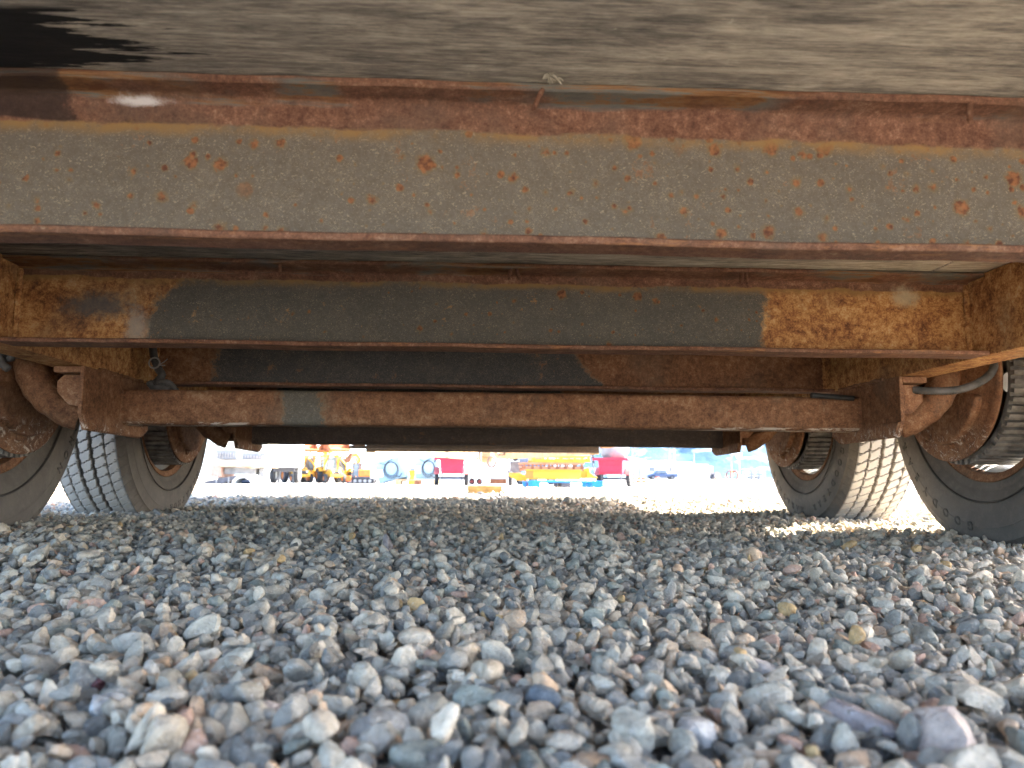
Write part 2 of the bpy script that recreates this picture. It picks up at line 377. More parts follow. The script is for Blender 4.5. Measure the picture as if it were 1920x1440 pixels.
    if stain:
        wx = k.math('ADD', X, k.math('MULTIPLY', k.math('SUBTRACT', k.noise(30, 5, .7), .5), .05))
        s_ = k.math('MULTIPLY', k.step(wx, -.325, -.335), k.step(k.math('ADD', Z, k.math('MULTIPLY', k.math('SUBTRACT', k.noise(22, 4), .5), .012)), .418, .421))
        c = k.mix(k.math('MULTIPLY', s_, .8), c, (.022, .016, .014))
    if name == 'axle_rust':     # scraped to bare pale metal along the underside
        sc_ = k.math('MULTIPLY', k.step(Z, .2375, .2335), k.step(k.noise(30, 7, .8, 1, vec=k.vec((.5, 1, 2))), .49, .53))
        sc_ = k.math('MULTIPLY', sc_, k.step(k.math('ABSOLUTE', X), .38, .46)); c = k.mix(k.math('MULTIPLY', sc_, .9), c, (.6, .52, .42))
    k.bump(k.math('ADD', h, k.math('MULTIPLY', k.noise(600, 2), .4)), .0016, .7)
    return k.col(c)
cm1_mat = steel('beam_paint_spotted', 'red', -5, 5, zband=.4175, spot=.60, paint=(.138, .11, .075), stain=True, blobs=((-.277, .4365, .020, .0035, (.6, .57, .55)),))
cm2_mat = steel('beam_paint_patch', 'orange', -.48, .44, .6, 0, ((.665, .418, .022, .014, (.42, .36, .25)), (-.56, .385, .05, .018, (.09, .1, .1)), (-.505, .35, .016, .03, (.34, .31, .26))), zband=.428, spot=.86, paint=(.095, .086, .066))
cm3_mat = steel('beam_paint_dark', 'brown', -.56, .235, 0, -.7, paint=(.05, .046, .042))
rail_mat = steel('rail_rust', 'orange', extra='noflange')
axle_mat = steel('axle_rust', 'brown', -.37, -.29, 0, 0, extra='noflange', paint=(.1, .085, .06))
cast_mat = steel('cast_rust', 'brown', extra='noflange')
dark_mat = steel('dark_rusty_steel', 'brown', -.9, .9, paint=(.075, .048, .036), extra='noflange')
def chipped(name, kind='brown', zc=.24):
    k = NT(name, .8, .25); X, Y, Z = k.xyz(); rust, h = rust_colour(k, kind)
    g = k.math('MULTIPLY', k.step(k.noise(34, 8, .85, 1.5), .55, .59), k.step(Z, zc, zc-.03))
    c = k.mix(k.math('MULTIPLY', g, .85), rust, (.55, .48, .4)); k.bump(h, .002, .8); return k.col(c)
bracket_mat = chipped('bracket_rust'); plate_mat = chipped('brake_plate_rust', 'brown', .25)

k = NT('weathered_plywood', .9, .15); X, Y, Z = k.xyz()
gr = k.noise(1, 9, .8, .4, vec=k.vec((6, 110, 1))); gr2 = k.noise(1, 7, .75, 1.2, vec=k.vec((6, 30, 1), (3, 5, 0))); pat = k.math('ADD', k.math('MULTIPLY', k.noise(3.2, 7, .74, .8, vec=k.vec((1.6, 5, 1))), .55), k.math('MULTIPLY', k.noise(12, 6, .7, 1.5, vec=k.vec((1.2, 4, 1), (4, 2, 1))), .45))
fine = k.noise(1, 5, .85, vec=k.vec((28, 380, 1)))
f_ = k.math('ADD', k.math('ADD', k.math('MULTIPLY', gr, .17), k.math('MULTIPLY', gr2, .22)), k.math('ADD', k.math('MULTIPLY', pat, .31), k.math('MULTIPLY', fine, .30)))
f_ = k.math('ADD', f_, k.math('MULTIPLY', X, .045))  # brighter light on the right put into the wood colour, paler towards +x
wc = k.ramp(f_, [(.41, (.09, .079, .068)), (.46, (.165, .145, .122)), (.50, (.265, .232, .188)), (.545, (.43, .375, .295)), (.61, (.62, .55, .44))])
wc = k.mix(k.math('MULTIPLY', k.step(k.noise(60, 3, .6), .70, .74), .7), wc, (.5, .45, .36))
# black tar soaked in at the left, with streaky fingers along the grain
edge = k.math('ADD', k.math('ADD', X, k.math('MULTIPLY', k.math('SUBTRACT', k.noise(1, 6, .7, vec=k.vec((3, 42, 1))), .5), .62)), k.math('MULTIPLY', k.math('ABSOLUTE', k.math('SUBTRACT', Y, .54)), 1.3))
tar = k.math('MULTIPLY', k.step(edge, -.232, -.246), k.step(k.math('ADD', Y, k.math('MULTIPLY', k.math('SUBTRACT', k.noise(9, 3), .5), .012)), .496, .503))
tar = k.math('MULTIPLY', tar, k.step(Y, .7, .69))
wc = k.mix(k.math('MULTIPLY', tar, .97), wc, (.006, .006, .007))
k.bump(k.math('ADD', gr, k.math('ADD', k.math('MULTIPLY', gr2, .5), k.math('MULTIPLY', fine, .5))), .0025, .8); wood_mat = k.col(wc)

def rubber(name, c, dust, worn=None):
    k = NT(name, .72, .3); n = k.noise(6, 6, .65); n2 = k.noise(60, 5, .7)
    col = k.mix(k.step(n, .35, .7), c, dust); col = k.mix(k.math('MULTIPLY', k.step(n2, .45, .75), .35), col, tuple(v*1.5 for v in dust))
    if worn is not None:
        g = k.n('Attribute', attribute_type='GEOMETRY', attribute_name='tread'); col = k.mix(g.outputs['Fac'], col, k.mix(n2, worn, tuple(v*1.35 for v in worn)))
    k.bump(k.math('ADD', n2, k.noise(220, 3)), .0012, .5); return k.col(col)
tyre_mat = rubber('dusty_rubber', (.075, .066, .056), (.125, .105, .085), (.37, .34, .295))
letter_mat = rubber('raised_rubber', (.035, .031, .027), (.06, .052, .043))
rim_mat = plain('white_rim_paint', (.6, .58, .54), .5, .1, 9, .45)
rimrust_mat = steel('rim_bead_rust', 'brown', extra='noflange')
drum_k = NT('drum_iron', .6, .4); drum_mat = drum_k.col(drum_k.ramp(drum_k.noise(40, 5), [(.35, (.07, .062, .054)), (.65, (.21, .19, .165))]))
loom_mat = plain('split_loom_plastic', (.08, .075, .07), .6, .3, 60, .3)
screw_mat = steel('rusty_screw', 'red', extra='noflange')

# ------------------------------------------------------------------ trailer
CX = .042; WR = .7225; ZB = .322; ZD = .449
trailer = thing('utility_trailer', 'rusty flatbed trailer frame seen from underneath with its plywood deck, two axles and four wheels', 'trailer', (CX, 2.6, 0))
# deck: plywood sheets, grain across the trailer
SEAM = at(1785, 492, 1.0).x*1.0
SEAM = CAM.x + (at(1785, 492, 1.0)-CAM).x*((ZD-CAM.z)/(at(1785, 492, 1.0)-CAM).z)
for j, (ya, yb) in enumerate(((-.10, .68), (.684, 1.9), (1.904, 3.12), (3.124, 4.34), (4.344, 4.80))):
    sx = SEAM if j != 3 else CX-.3
    for xa, xb in ((CX-1.22, sx-.0018), (sx+.0018, CX+1.22)):
        MB().box(xa, xb, ya, yb, ZD, ZD+.028).build('deck_sheet', wood_mat, trailer, bevel=.0012)
# main rails: channels with the flat web inwards
for s in (-1, 1):
    a, b = CX+s*WR, CX+s*(WR+.006); c = CX+s*(WR+.062)
    m = MB().box(min(a, b), max(a, b), -.09, 4.76, ZB, ZD-.001)
    m.box(min(b, c), max(b, c), -.09, 4.76, ZB, ZB+.008).box(min(b, c), max(b, c), -.09, 4.76, ZD-.009, ZD-.001)
    m.build('main_rail', rail_mat, trailer, bevel=.0015)
    q = CX+s*1.19; m = MB().box(q-.003, q+.003, -.10, 4.80, ZD-.060, ZD-.001); e = q-s*.045
    m.box(min(q-s*.003, e), max(q-s*.003, e), -.10, 4.80, ZD-.060, ZD-.054)
    m.build('side_rail', dark_mat, trailer, bevel=.001)
def channel(Yf, mat, flange=.045, thick=.0055, lip=.0055, rail_gap=.0008, zt=ZD-.001, zb=ZB):
    """crossmember: channel with its web at the back, flanges towards the camera, with rolled fillets"""
    yw = Yf+flange; r = .009; t = thick
    prof = [(Yf, zb+.001), (Yf+.001, zb), (yw, zb), (yw+.004, zb+.004), (yw+.004, zt-.004), (yw, zt), (Yf+.001, zt), (Yf, zt-.001), (Yf, zt-t+.001), (Yf+.002, zt-t-.0005)]
    prof += [(yw-r+r*math.sin(q), zt-t-.001-r+r*math.cos(q)) for q in [PI/2*i/5 for i in range(6)]]
    prof += [(yw-r+r*math.cos(q), zb+lip+.001+r-r*math.sin(q)) for q in [PI/2*i/5 for i in range(6)]]
    prof += [(Yf+.002, zb+lip+.0005), (Yf, zb+lip-.001)]
    # extrude along x in many steps so that the edge can waver a little
    n = 60; x0, x1 = CX-WR+rail_gap, CX+WR-rail_gap; vs = []; fs = []; m_ = len(prof)
    for i in range(n+1):
        x = x0+(x1-x0)*i/n; dy = .0007*math.sin(i*1.7+Yf*9)+.0005*math.sin(i*.63+2); dz = .0006*math.sin(i*.41+Yf*3)
        vs += [(x, y+dy, z+(dz if z < .4 else 0)) for y, z in prof]
    for i in range(n): fs += [(i*m_+j, i*m_+(j+1) % m_, (i+1)*m_+(j+1) % m_, (i+1)*m_+j) for j in range(m_)]
    fs += [tuple(range(m_)), tuple(n*m_+j for j in range(m_))]
    return MB().add(vs, fs).build('crossmember', mat, trailer, smooth=True, angle=30)
cms = {}
for i, (yf, mt) in enumerate(((.578, cm1_mat), (1.10, cm2_mat), (1.60, cm3_mat), (2.1, cm3_mat), (2.6, cm3_mat), (3.1, cm3_mat), (3.6, cm3_mat), (4.1, cm3_mat))):
    cms[i] = channel(yf, mt, .028 if i == 0 else .045, lip=.006, zb=.3160 if i == 0 else ZB)
for i, yw in ((0, .604), (1, 1.145), (2, 1.645)):
    for s in (-1, 1):
        rr = random.Random(i*7+s); xw = CX+s*(WR-.003)
        wp = [(xw+rr.uniform(-.0008, .0008), yw-.003, ZB+.012+q*.0045) for q in range(24)]
        MB().tube(wp, [.0042+rr.uniform(-.0012, .0012) for _ in wp], 7).build('weld_bead', rail_mat, cms[i], smooth=True)
def screw(px, py, Yf, L, lean, tilt, parent, r=.0022):
    p = at(px, py, Yf+.008); x = p.x; top = Vector((x, Yf+.008, ZD-.005)); d = Vector((lean, tilt, -1)).normalized()
    m = MB(); n = 26; pts = [top+d*(L*i/n) for i in range(n+1)]
    rs = [r*(1.0 if i % 2 else .72)*(1 if i < n-3 else (n-i)/4+.1) for i in range(n+1)]
    m.tube(pts, rs, 8).build('screw', screw_mat, parent)
    return m
screw(1018, 175, .572, .021, -.45, .1, cms[0], .0024); screw(1818, 200, .572, .019, 0, .05, cms[0], .0027)
for px, ln in ((524, .05), (958, -.2), (968, .25), (1390, -.1), (1399, .05)):
    screw(px, 510, 1.10, .020, ln, 0, cms[1], .0030)
# splinter of wood above the leaning screw
m = MB(); rr = random.Random(4); p0 = Vector((at(1035, 160, .572).x, .569, ZD-.001))
for i in range(16):
    a = p0+Vector((rr.uniform(-.006, .006), rr.uniform(-.004, .002), 0)); b = a+Vector((rr.uniform(-.006, .006), rr.uniform(-.006, .001), -rr.uniform(.002, .006)))
    m.tube([a, (a+b)/2+Vector((0, 0, .0006)), b], [.0011, .0009, .0003], 5)
m.build('wood_splinter', plain('splintered_wood', (.33, .29, .22), .9), trailer)

# axle beams: rounded square tubes
def rsq(cy, cz, h, r, n=6):
    out = []
    for sx, sy, q0 in ((1, 1, 0), (-1, 1, PI/2), (-1, -1, PI), (1, -1, 3*PI/2)):
        for i in range(n+1):
            q = q0+PI/2*i/n; out.append((cy+sx*(h-r)+r*math.cos(q), cz+sy*(h-r)+r*math.sin(q)))
    return out
def arc(c, r, q0, q1, n): return [(c[0]+r*math.cos(q0+(q1-q0)*i/n), c[1]+r*math.sin(q0+(q1-q0)*i/n)) for i in range(n+1)]

# tyre mesh with real tread blocks, shared by the four tyres
def tyre_mesh():
    RT = .356; N = 76*13; wmax = .088
    wv = np.linspace(-wmax, wmax, 73)
    th = np.arange(N)*2*PI/N; pitch = 2*PI/76
    V = []; T = []
    side = [(.1005, .335), (.1060, .3275), (.1085, .3265), (.1098, .318), (.1135, .3005), (.1142, .300), (.1142, .2975), (.1137, .297), (.1140, .280), (.1125, .262), (.1085, .245), (.1040, .232), (.1015, .226), (.0990, .222), (.0985, .217), (.0955, .208), (.0925, .202), (.0885, .198)]
    prof = [(a, r, 0) for a, r in reversed(side)]+[(.0955, .346, 0), (.092, .3515, 0)]
    nleft = len(prof)
    rows = []
    for a, r, _ in prof: rows.append(('s', a, r))
    for v in wv[::-1]: rows.append(('t', v, RT-.0045*(abs(v)/wmax)**3))
    for a, r, _ in reversed(prof): rows.append(('s', -a, r))
    M_ = len(rows); A = np.zeros((M_, N)); Rr = np.zeros((M_, N)); Tm = np.zeros((M_, N))
    ph = (th/pitch)
    for i, (ty, a, r) in enumerate(rows):
        A[i] = a; Rr[i] = r
        if ty == 's' and r > .33:   # shoulder lugs run over the edge
            f = (ph*2+.2) % 1; Rr[i] = np.where(f < .12, r-.0035, r)
        if ty == 't':
            dep = np.zeros(N); zig = .0014*np.sign(np.sin(ph*2*PI))
            for gpos, gw in ((-.058, .0022), (-.020, .0045), (.020, .0045), (.058, .0022)):
                gp_ = gpos+(zig if abs(gpos) == .020 else zig*.4); dep = np.maximum(dep, (np.abs(a-gp_) < gw)*.0085)
            band = int(np.digitize(a, [-.058, -.020, .020, .058])); offs = [.1, .45, .8, .25, .6][band]
            u = (a-[-.073, -.039, 0, .039, .073][band])/[.03, .038, .040, .038, .03][band]
            s_ = (ph+offs+.34*np.clip(u*2.6, -1, 1)*(.5) + .04*np.sin(u*9)) % 1
            dep = np.maximum(dep, ((s_ < .1))*.0065)
            s2 = (ph+offs+.5-.2*np.clip(u*2.6, -1, 1)) % 1
            dep = np.maximum(dep, ((s2 < .07) & (abs(u) > .28))*.0045)
            Rr[i] = r-dep; Tm[i] = np.where(dep > 0, 0, 1.0 if abs(a) < .0875 else .5)
    X = A; Yc = Rr*np.cos(th)[None]; Zc = Rr*np.sin(th)[None]
    Vv = np.stack([X, Yc, Zc], -1).reshape(-1, 3)
    i0 = np.arange(M_-1)[:, None]*N; j = np.arange(N)[None]; j2 = (j+1) % N
    Fq = np.stack([i0+j, i0+j2, i0+N+j2, i0+N+j], -1).reshape(-1, 4)
    me = bpy.data.meshes.new('tyre'); me.vertices.add(len(Vv)); me.vertices.foreach_set('co', Vv.astype(np.float32).ravel())
    me.loops.add(Fq.size); me.loops.foreach_set('vertex_index', Fq.astype(np.int32).ravel())
    me.polygons.add(len(Fq)); me.polygons.foreach_set('loop_start', np.arange(0, Fq.size, 4, dtype=np.int32)); me.polygons.foreach_set('loop_total', np.full(len(Fq), 4, np.int32))
    me.update(calc_edges=True); me.validate()
    at_ = me.attributes.new('tread', 'FLOAT', 'POINT'); at_.data.foreach_set('value', Tm.astype(np.float32).ravel())
    me.polygons.foreach_set('use_smooth', [True]*len(me.polygons)); me.set_sharp_from_angle(angle=R(35)); me.materials.append(tyre_mat)
    return me
TYRE = tyre_mesh()
def letters(words, rad, size, depth=.0022):
    """raised words bent round the sidewall on the -x face, reading clockwise for someone looking along +x; (word, start angle in degrees from the bottom)"""
    mbs = []
    for word, start, step_ in words:
        for i, ch in enumerate(word):
            cu = bpy.data.curves.new('t', 'FONT'); cu.body = ch; cu.size = size; cu.extrude = depth; cu.align_x = 'CENTER'; cu.offset = .0006; cu.resolution_u = 3
            o = bpy.data.objects.new('t', cu); m = o.to_mesh()
            vs = [v.co.copy() for v in m.vertices]; fs = [tuple(p.vertices) for p in m.polygons]
            q = R(start+i*step_)      # clockwise from the bottom, bottom -> far side (+y, left in view) -> top
            out = []
            for v in vs:
                rr_ = rad+v.y; qq = q+v.x/(rad+size*.35)
                yy = rr_*math.sin(qq); zz = -rr_*math.cos(qq); t_ = (rr_-.285)/.035
                out.append((-.1132-v.z+.0045*t_*t_, yy, zz))
            mbs.append(MB().add(out, fs)); o.to_mesh_clear(); bpy.data.objects.remove(o)
    return mbs
for wi, (yh, side, words) in enumerate(((1.505, 1, [('GOODYEAR', 8, 8.2), ('MARATHON', 185, 7)]), (2.35, 1, [('GOODYEAR', -66, 7.2), ('MARATHON', 2, 7), ('ST205/75R15', 100, 5.5)]),
                                  (1.505, -1, [('GOODYEAR', 150, 7.5), ('MARATHON', 260, 7)]), (2.35, -1, [('GOODYEAR', 180, 7.5), ('MARATHON', -48, 6.4)]))):
    xc = CX+side*(1.065 if side > 0 else 1.05); zc = .335
    ty = bpy.data.objects.new('tyre', TYRE); COL.objects.link(ty); ty.parent = trailer
    ty.location = Vector((xc, yh, zc))-trailer.location; ty.rotation_euler = (R(17*wi), 0, 0); ty.scale = (.88, .978, .978)
    # lettering is built in tyre space, so undo the tyre's turn
    Rm = Matrix.Rotation(-R(17*wi), 3, 'X')
    for lm in letters(words, .292 if wi != 1 else .29, .026):
        if side < 0: lm.v = [(-x, -y, z) for x, y, z in lm.v]
        lm.v = [tuple(Rm @ Vector(v)) for v in lm.v]
        lm.build('letter', letter_mat, ty, world=False)
    # moulded rings near the bead
    c = (xc, yh, zc); inn = -side
    rg = MB().lathe([(.1128, .250), (.1150, .249), (.1150, .247), (.1105, .2455)], (0, 0, 0), 'x', 96, inn)
    rg.build('bead_ring', letter_mat, ty, world=False, smooth=True)
    # rim barrel: rusty inner lip, white barrel
    MB().lathe([(.080, .190), (.086, .203), (.088, .2025), (.086, .2015), (.082, .187), (.066, .183)], c, 'x', 72, inn).build('rim_flange', rimrust_mat, trailer, smooth=True)
    MB().lathe([(.0665, .1845), (.053, .178), (.02, .170), (-.03, .168), (-.053, .178), (-.083, .19), (-.088, .203), (-.090, .2025), (-.085, .188), (-.055, .1755), (-.03, .1655)], c, 'x', 72, inn).build('rim', rim_mat, trailer, smooth=True)
    # wheel disc on the outside with hand holes
    dm = MB(); n = 72
    for k_ in range(8):
        a0 = 2*PI*k_/8
        dm.prism([(yh+.166*math.cos(a0+t*.1), zc+.166*math.sin(a0+t*.1)) for t in range(0, 5)]+[(yh+.115*math.cos(a0+t*.1), zc+.115*math.sin(a0+t*.1)) for t in range(4, -1, -1)], 'x', xc+side*.02, xc+side*.026)
    dm.lathe([(-.02, .116), (-.026, .116), (-.034, .06), (-.026, .058), (-.02, .116)], c, 'x', 48, inn)
    dm.build('wheel_disc', rim_mat, trailer)
    # ribbed drum behind the plate
    dr = MB(); prof = []
    nr = 64
    for k_ in range(nr):
        q = 2*PI*k_/nr; q2 = q+2*PI/nr*.5
        dr.prism([(yh+.158*math.cos(q), zc+.158*math.sin(q)), (yh+.168*math.cos(q), zc+.168*math.sin(q)), (yh+.168*math.cos(q2), zc+.168*math.sin(q2)), (yh+.158*math.cos(q2), zc+.158*math.sin(q2))], 'x', xc-side*.135, xc-side*.03)
    dr.lathe([(.135, .150), (.135, .158), (.028, .158), (.028, .02)], c, 'x', 64, inn)
    dr.build('brake_drum', drum_mat, trailer)
    # backing plate: dished disc with a raised half moon and a rolled edge
    px_ = CX+side*.914
    bp = MB().lathe([(0, .160), (.006, .162), (.010, .157), (.008, .146), (.012, .138), (.014, .118), (.026, .098), (.030, .060), (.030, .001)], (px_, yh, zc), 'x', 72, inn)
    bpl = bp.build('backing_plate', plate_mat, trailer, smooth=True, angle=50)
    hm = MB(); up = 1
    out_ = arc((yh, zc), .128, R(200), R(340), 22)+arc((yh, zc+.02), .085, R(330), R(210), 16)
    hm.prism(out_, 'x', px_-side*.008, px_-side*.027)
    hm.build('plate_swelling', plate_mat, bpl, bevel=.006, seg=3)
    for qa in (R(262), R(300) if side > 0 else R(235)):
        b_ = Vector((px_-side*.013, yh+.132*math.cos(qa), zc+.132*math.sin(qa)))
        MB().tube([b_, b_+Vector((-side*.005, 0, 0))], .0075, 6).tube([b_+Vector((-side*.005, 0, 0)), b_+Vector((-side*.008, 0, 0))], .0035, 8).build('bolt', cast_mat, bpl)
    # hub boss and spindle
    MB().tube([(px_-side*.02, yh, zc), (px_-side*.05, yh-.01, zc), (px_-side*.075, yh-.03, zc-.005)], [.06, .05, .036], 20).build('spindle', cast_mat, trailer, smooth=True)
    # torsion arm sweeping from the bracket up to the spindle
    pts = [(CX+side*.765, yh-.068, .243), (CX+side*.79, yh-.078, .252), (CX+side*.815, yh-.085, .272), (CX+side*.838, yh-.085, .300), (CX+side*.855, yh-.075, .328), (CX+side*.872, yh-.055, .345), (CX+side*.90, yh-.02, .345)]
    fine_p = []; P_ = [Vector(p) for p in pts]
    for i in range(len(P_)-1):
        a = P_[max(i-1, 0)]; b = P_[i]; c2 = P_[i+1]; d = P_[min(i+2, len(P_)-1)]
        for t in (0, .25, .5, .75): fine_p.append(.5*((2*b)+(c2-a)*t+(2*a-5*b+4*c2-d)*t*t+(3*b-a-3*c2+d)*t**3))
    fine_p.append(P_[-1]); L_ = len(fine_p)
    MB().tube(fine_p, [.0235+.005*math.sin(i/L_*PI)+.0012*math.sin(i*1.9)+.004*(i < 4) for i in range(L_)], 20).build('torsion_arm', cast_mat, trailer, smooth=True, angle=50)
for yh in (1.505, 2.35):
    ax = MB(); n = 40; pr = rsq(yh+.005, .264, .0335, .012); vs = []; m_ = len(pr); x0, x1 = CX-.713, CX+.713
    for i in range(n+1):
        x = x0+(x1-x0)*i/n; cam_ = -.0035*math.cos((i/n-.5)*PI)
        vs += [(x, y, z-cam_*0.6+.0004*math.sin(i*1.1)) for y, z in pr]
    fs = [(i*m_+j, i*m_+(j+1) % m_, (i+1)*m_+(j+1) % m_, (i+1)*m_+j) for i in range(n) for j in range(m_)]
    fs += [tuple(range(m_)), tuple(n*m_+j for j in range(m_))]
    ax.add(vs, fs).build('axle_beam', axle_mat if yh < 2 else dark_mat, trailer, smooth=True, angle=40)
    for s in (-1, 1):
        # bracket: inner side plate along the rail, folded lower lip, outer plate, top plate
        xa, xb = CX+s*.7135, CX+s*.7205
        lo, hi = sorted((xa, xb))
        Yf, Yb = yh-.17, yh+.10
        m = MB().prism([(Yf, ZB-.001), (Yf, .240), (Yf+.018, .212), (Yb-.035, .2085), (Yb, .226), (Yb, ZB-.001)], 'x', lo, hi)
        br = m.build('mounting_bracket', bracket_mat, trailer, bevel=.0015)
        lo2, hi2 = sorted((CX+s*.66, xa-s*.0005))
        f0, f1 = sorted((xa-s*.0035, xa-s*.0002)); MB().prism([(Yf+.003, .2385), (Yf+.019, .2145), (Yb-.036, .211), (Yb-.006, .2265), (Yb-.006, .2275), (Yf+.09, .2405)], 'x', f0, f1).build('bracket_lip', bracket_mat, br, bevel=.001)
        # outer pentagon plate and its web
        e0, e1 = sorted((xb+s*.0005, CX+s*.766))
        pent = [(xb+s*.001, ZB-.014), (CX+s*.758, ZB-.014), (CX+s*.770, ZB-.026), (CX+s*.768, ZB-.045), (CX+s*.748, ZB-.066), (xb+s*.001, ZB-.07)]
        MB().prism(pent, 'y', Yf+.022, Yf+.032).build('bracket_web', bracket_mat, br, bevel=.0015)
        MB().box(e0, e1+.0, Yf+.002, Yb, ZB-.0125, ZB-.0015).build('bracket_top', bracket_mat, br, bevel=.0012)
        # weld bead along the rail
        wl = MB(); rr = random.Random(int(yh*10+s)); pts = [(xa-s*.002, Yf+.05+i*.006, ZB-.001+rr.uniform(-.001, .001)) for i in range(30)]
        wl.tube(pts, [.0035+rr.uniform(-.001, .001) for _ in pts], 6).build('weld_bead', cast_mat, br, smooth=True)
        # weld where the tube meets the plate
        MB().tube([(CX+s*.7125, yh-.0285+.0, .2335), (CX+s*.7125, yh-.0285, .2945)], .0025, 6).build('weld_bead', cast_mat, br)
        # grease cap of the pivot outside the bracket
        MB().tube([(CX+s*.722, yh+.0, .27), (CX+s*.79, yh+.0, .27)], .032, 20).build('pivot_tube', cast_mat, trailer, smooth=True, angle=50)
# corrugated loom
def loom(pts, r, parent, name='cable_loom'):
    P_ = [Vector(p) for p in pts]; out = []
    for i in range(len(P_)-1):
        a = P_[max(i-1, 0)]; b = P_[i]; c2 = P_[i+1]; d = P_[min(i+2, len(P_)-1)]; n = max(3, int((c2-b).length/.0022))
        for q in range(n):
            t = q/n; out.append(.5*((2*b)+(c2-a)*t+(2*a-5*b+4*c2-d)*t*t+(3*b-a-3*c2+d)*t**3))
    out.append(P_[-1]); rs = [r*(1 if i % 2 else .84) for i in range(len(out))]
    return MB().tube(out, rs, 10).build(name, loom_mat, parent, smooth=True, angle=70)
a_ = lambda px, py, Y: tuple(at(px, py, Y))
loom([a_(283, 560, 1.56), a_(286, 640, 1.56), a_(289, 670, 1.55), a_(296, 690, 1.55), a_(303, 704, 1.54), a_(290, 720, 1.53)], .008, trailer)
loom([a_(283, 722, 1.52), a_(300, 716, 1.51), a_(316, 718, 1.51), a_(328, 730, 1.52), a_(338, 745, 1.53)], .0065, trailer)
loom([a_(280, 716, 1.50), a_(288, 726, 1.50), a_(304, 726, 1.50), a_(318, 733, 1.50)], .0075, trailer)
m = MB(); cc = at(291, 681, 1.54)
m.tube([cc+Vector((.0105*math.cos(q), -.004, .0105*math.sin(q))) for q in [2*PI*i/16 for i in range(17)]], .0016, 6)
m.tube([cc+Vector((.009, -.004, -.004)), cc+Vector((.02, -.006, .002)), cc+Vector((.026, -.006, .008))], .0011, 5).tube([cc+Vector((.009, -.004, -.004)), cc+Vector((.022, -.006, -.005))], .0011, 5)
m.build('cable_tie', plain('pale_tie', (.25, .23, .2), .6), trailer)
loom([a_(1712, 731, 1.36), a_(1750, 733, 1.34), a_(1795, 731, 1.33), a_(1832, 719, 1.33), a_(1858, 700, 1.34), a_(1868, 672, 1.36)], .0075, trailer)
loom([a_(-30, 640, 1.33), a_(0, 664, 1.34), a_(18, 672, 1.34), a_(26, 664, 1.34), a_(50, 668, 1.36)], .0075, trailer)
loom([a_(0, 668, 1.33), a_(6, 684, 1.33), a_(16, 692, 1.33)], .007, trailer)
MB().tube([at(1521, 741, 1.47), at(1560, 744, 1.47), at(1600, 747, 1.475)], .0052, 12).build('brake_line', plain('black_hose', (.03, .03, .03), .5), trailer, smooth=True)

# front frame and tongue
MB().box(CX-.72, CX+.72, 4.765, 4.825, ZB-.030, ZD-.002).build('front_beam', dark_mat, trailer, bevel=.002)
MB().box(CX-.8, CX+.5, 4.62, 4.67, ZB-.020, ZB-.002).build('cross_strap', dark_mat, trailer)
tan_mat = plain('tan_steel', (.42, .3, .16), .7, .3, 9, .35)  # mottled tan base colour for tongue bars and coupler
for s in (-1, 1):
    m = MB(); vs = []
    for y, xh in ((4.83, .70), (6.6, .05)):
        vs += [(CX+s*(xh-.03), y, .285), (CX+s*(xh+.03), y, .285), (CX+s*(xh+.03), y, .36), (CX+s*(xh-.03), y, .36)]
    m.add(vs, [(0, 1, 2, 3), (4, 5, 6, 7), (0, 1, 5, 4), (1, 2, 6, 5), (2, 3, 7, 6), (3, 0, 4, 7)]).build('tongue_bar', tan_mat, trailer, bevel=.003)
JX = bx(911, 6.0)
MB().box(JX-.05, JX+.05, 5.93, 6.05, .255, .42).box(JX-.035, JX+.035, 5.91, 5.93, .29, .44).build('coupler', tan_mat, trailer, bevel=.006)
wht = plain('chalky_white_steel', (.62, .6, .55), .6, .1, 10, .3)
jk = MB().tube([(JX, 6.0, .10), (JX, 6.0, .62)], .030, 16).tube([(JX, 6.0, .078), (JX, 6.0, .10)], .022, 12).build('jack_post', wht, trailer, smooth=True)
MB().box(JX-.06, JX+.06, 5.94, 6.06, .073, .079).build('jack_foot', wht, trailer)
hook_mat = plain('rusty_chain', (.22, .16, .13), .7, .3, 30)
def link(c, w, h, r, tiltz=0):
    return [Vector(c)+Vector((w*math.cos(q)*math.cos(tiltz), w*math.cos(q)*math.sin(tiltz), h*math.sin(q))) for q in [2*PI*i/14 for i in range(15)]]
m = MB(); c0 = at(922, 866, 5.85); m.tube(link(c0, .030, .040, .008), .0085, 8); m.tube(link(c0+Vector((.004, 0, .058)), .014, .024, .005, 1), .005, 6); m.build('chain_hook', hook_mat, trailer, smooth=True)
m = MB(); c0 = at(900, 850, 5.85); m.tube([c0+Vector((0, 0, .05)), c0, c0+Vector((.002, 0, -.06))], [.012, .013, .009], 8); m.build('latch_handle', hook_mat, trailer, smooth=True)
m = MB()
for i in range(7):
    c0 = at(930+i*5, 850+3*math.sin(i*.9), 6.15); m.tube(link(c0, .012, .009, .003, (i % 2)*1.2), .004, 6)
m.build('safety_chain', hook_mat, trailer)
# rear end of the deck behind the camera
MB().box(CX-1.2, CX+1.2, -.112, -.102, ZD-.03, ZD+.028).build('rear_beam', rail_mat, trailer)

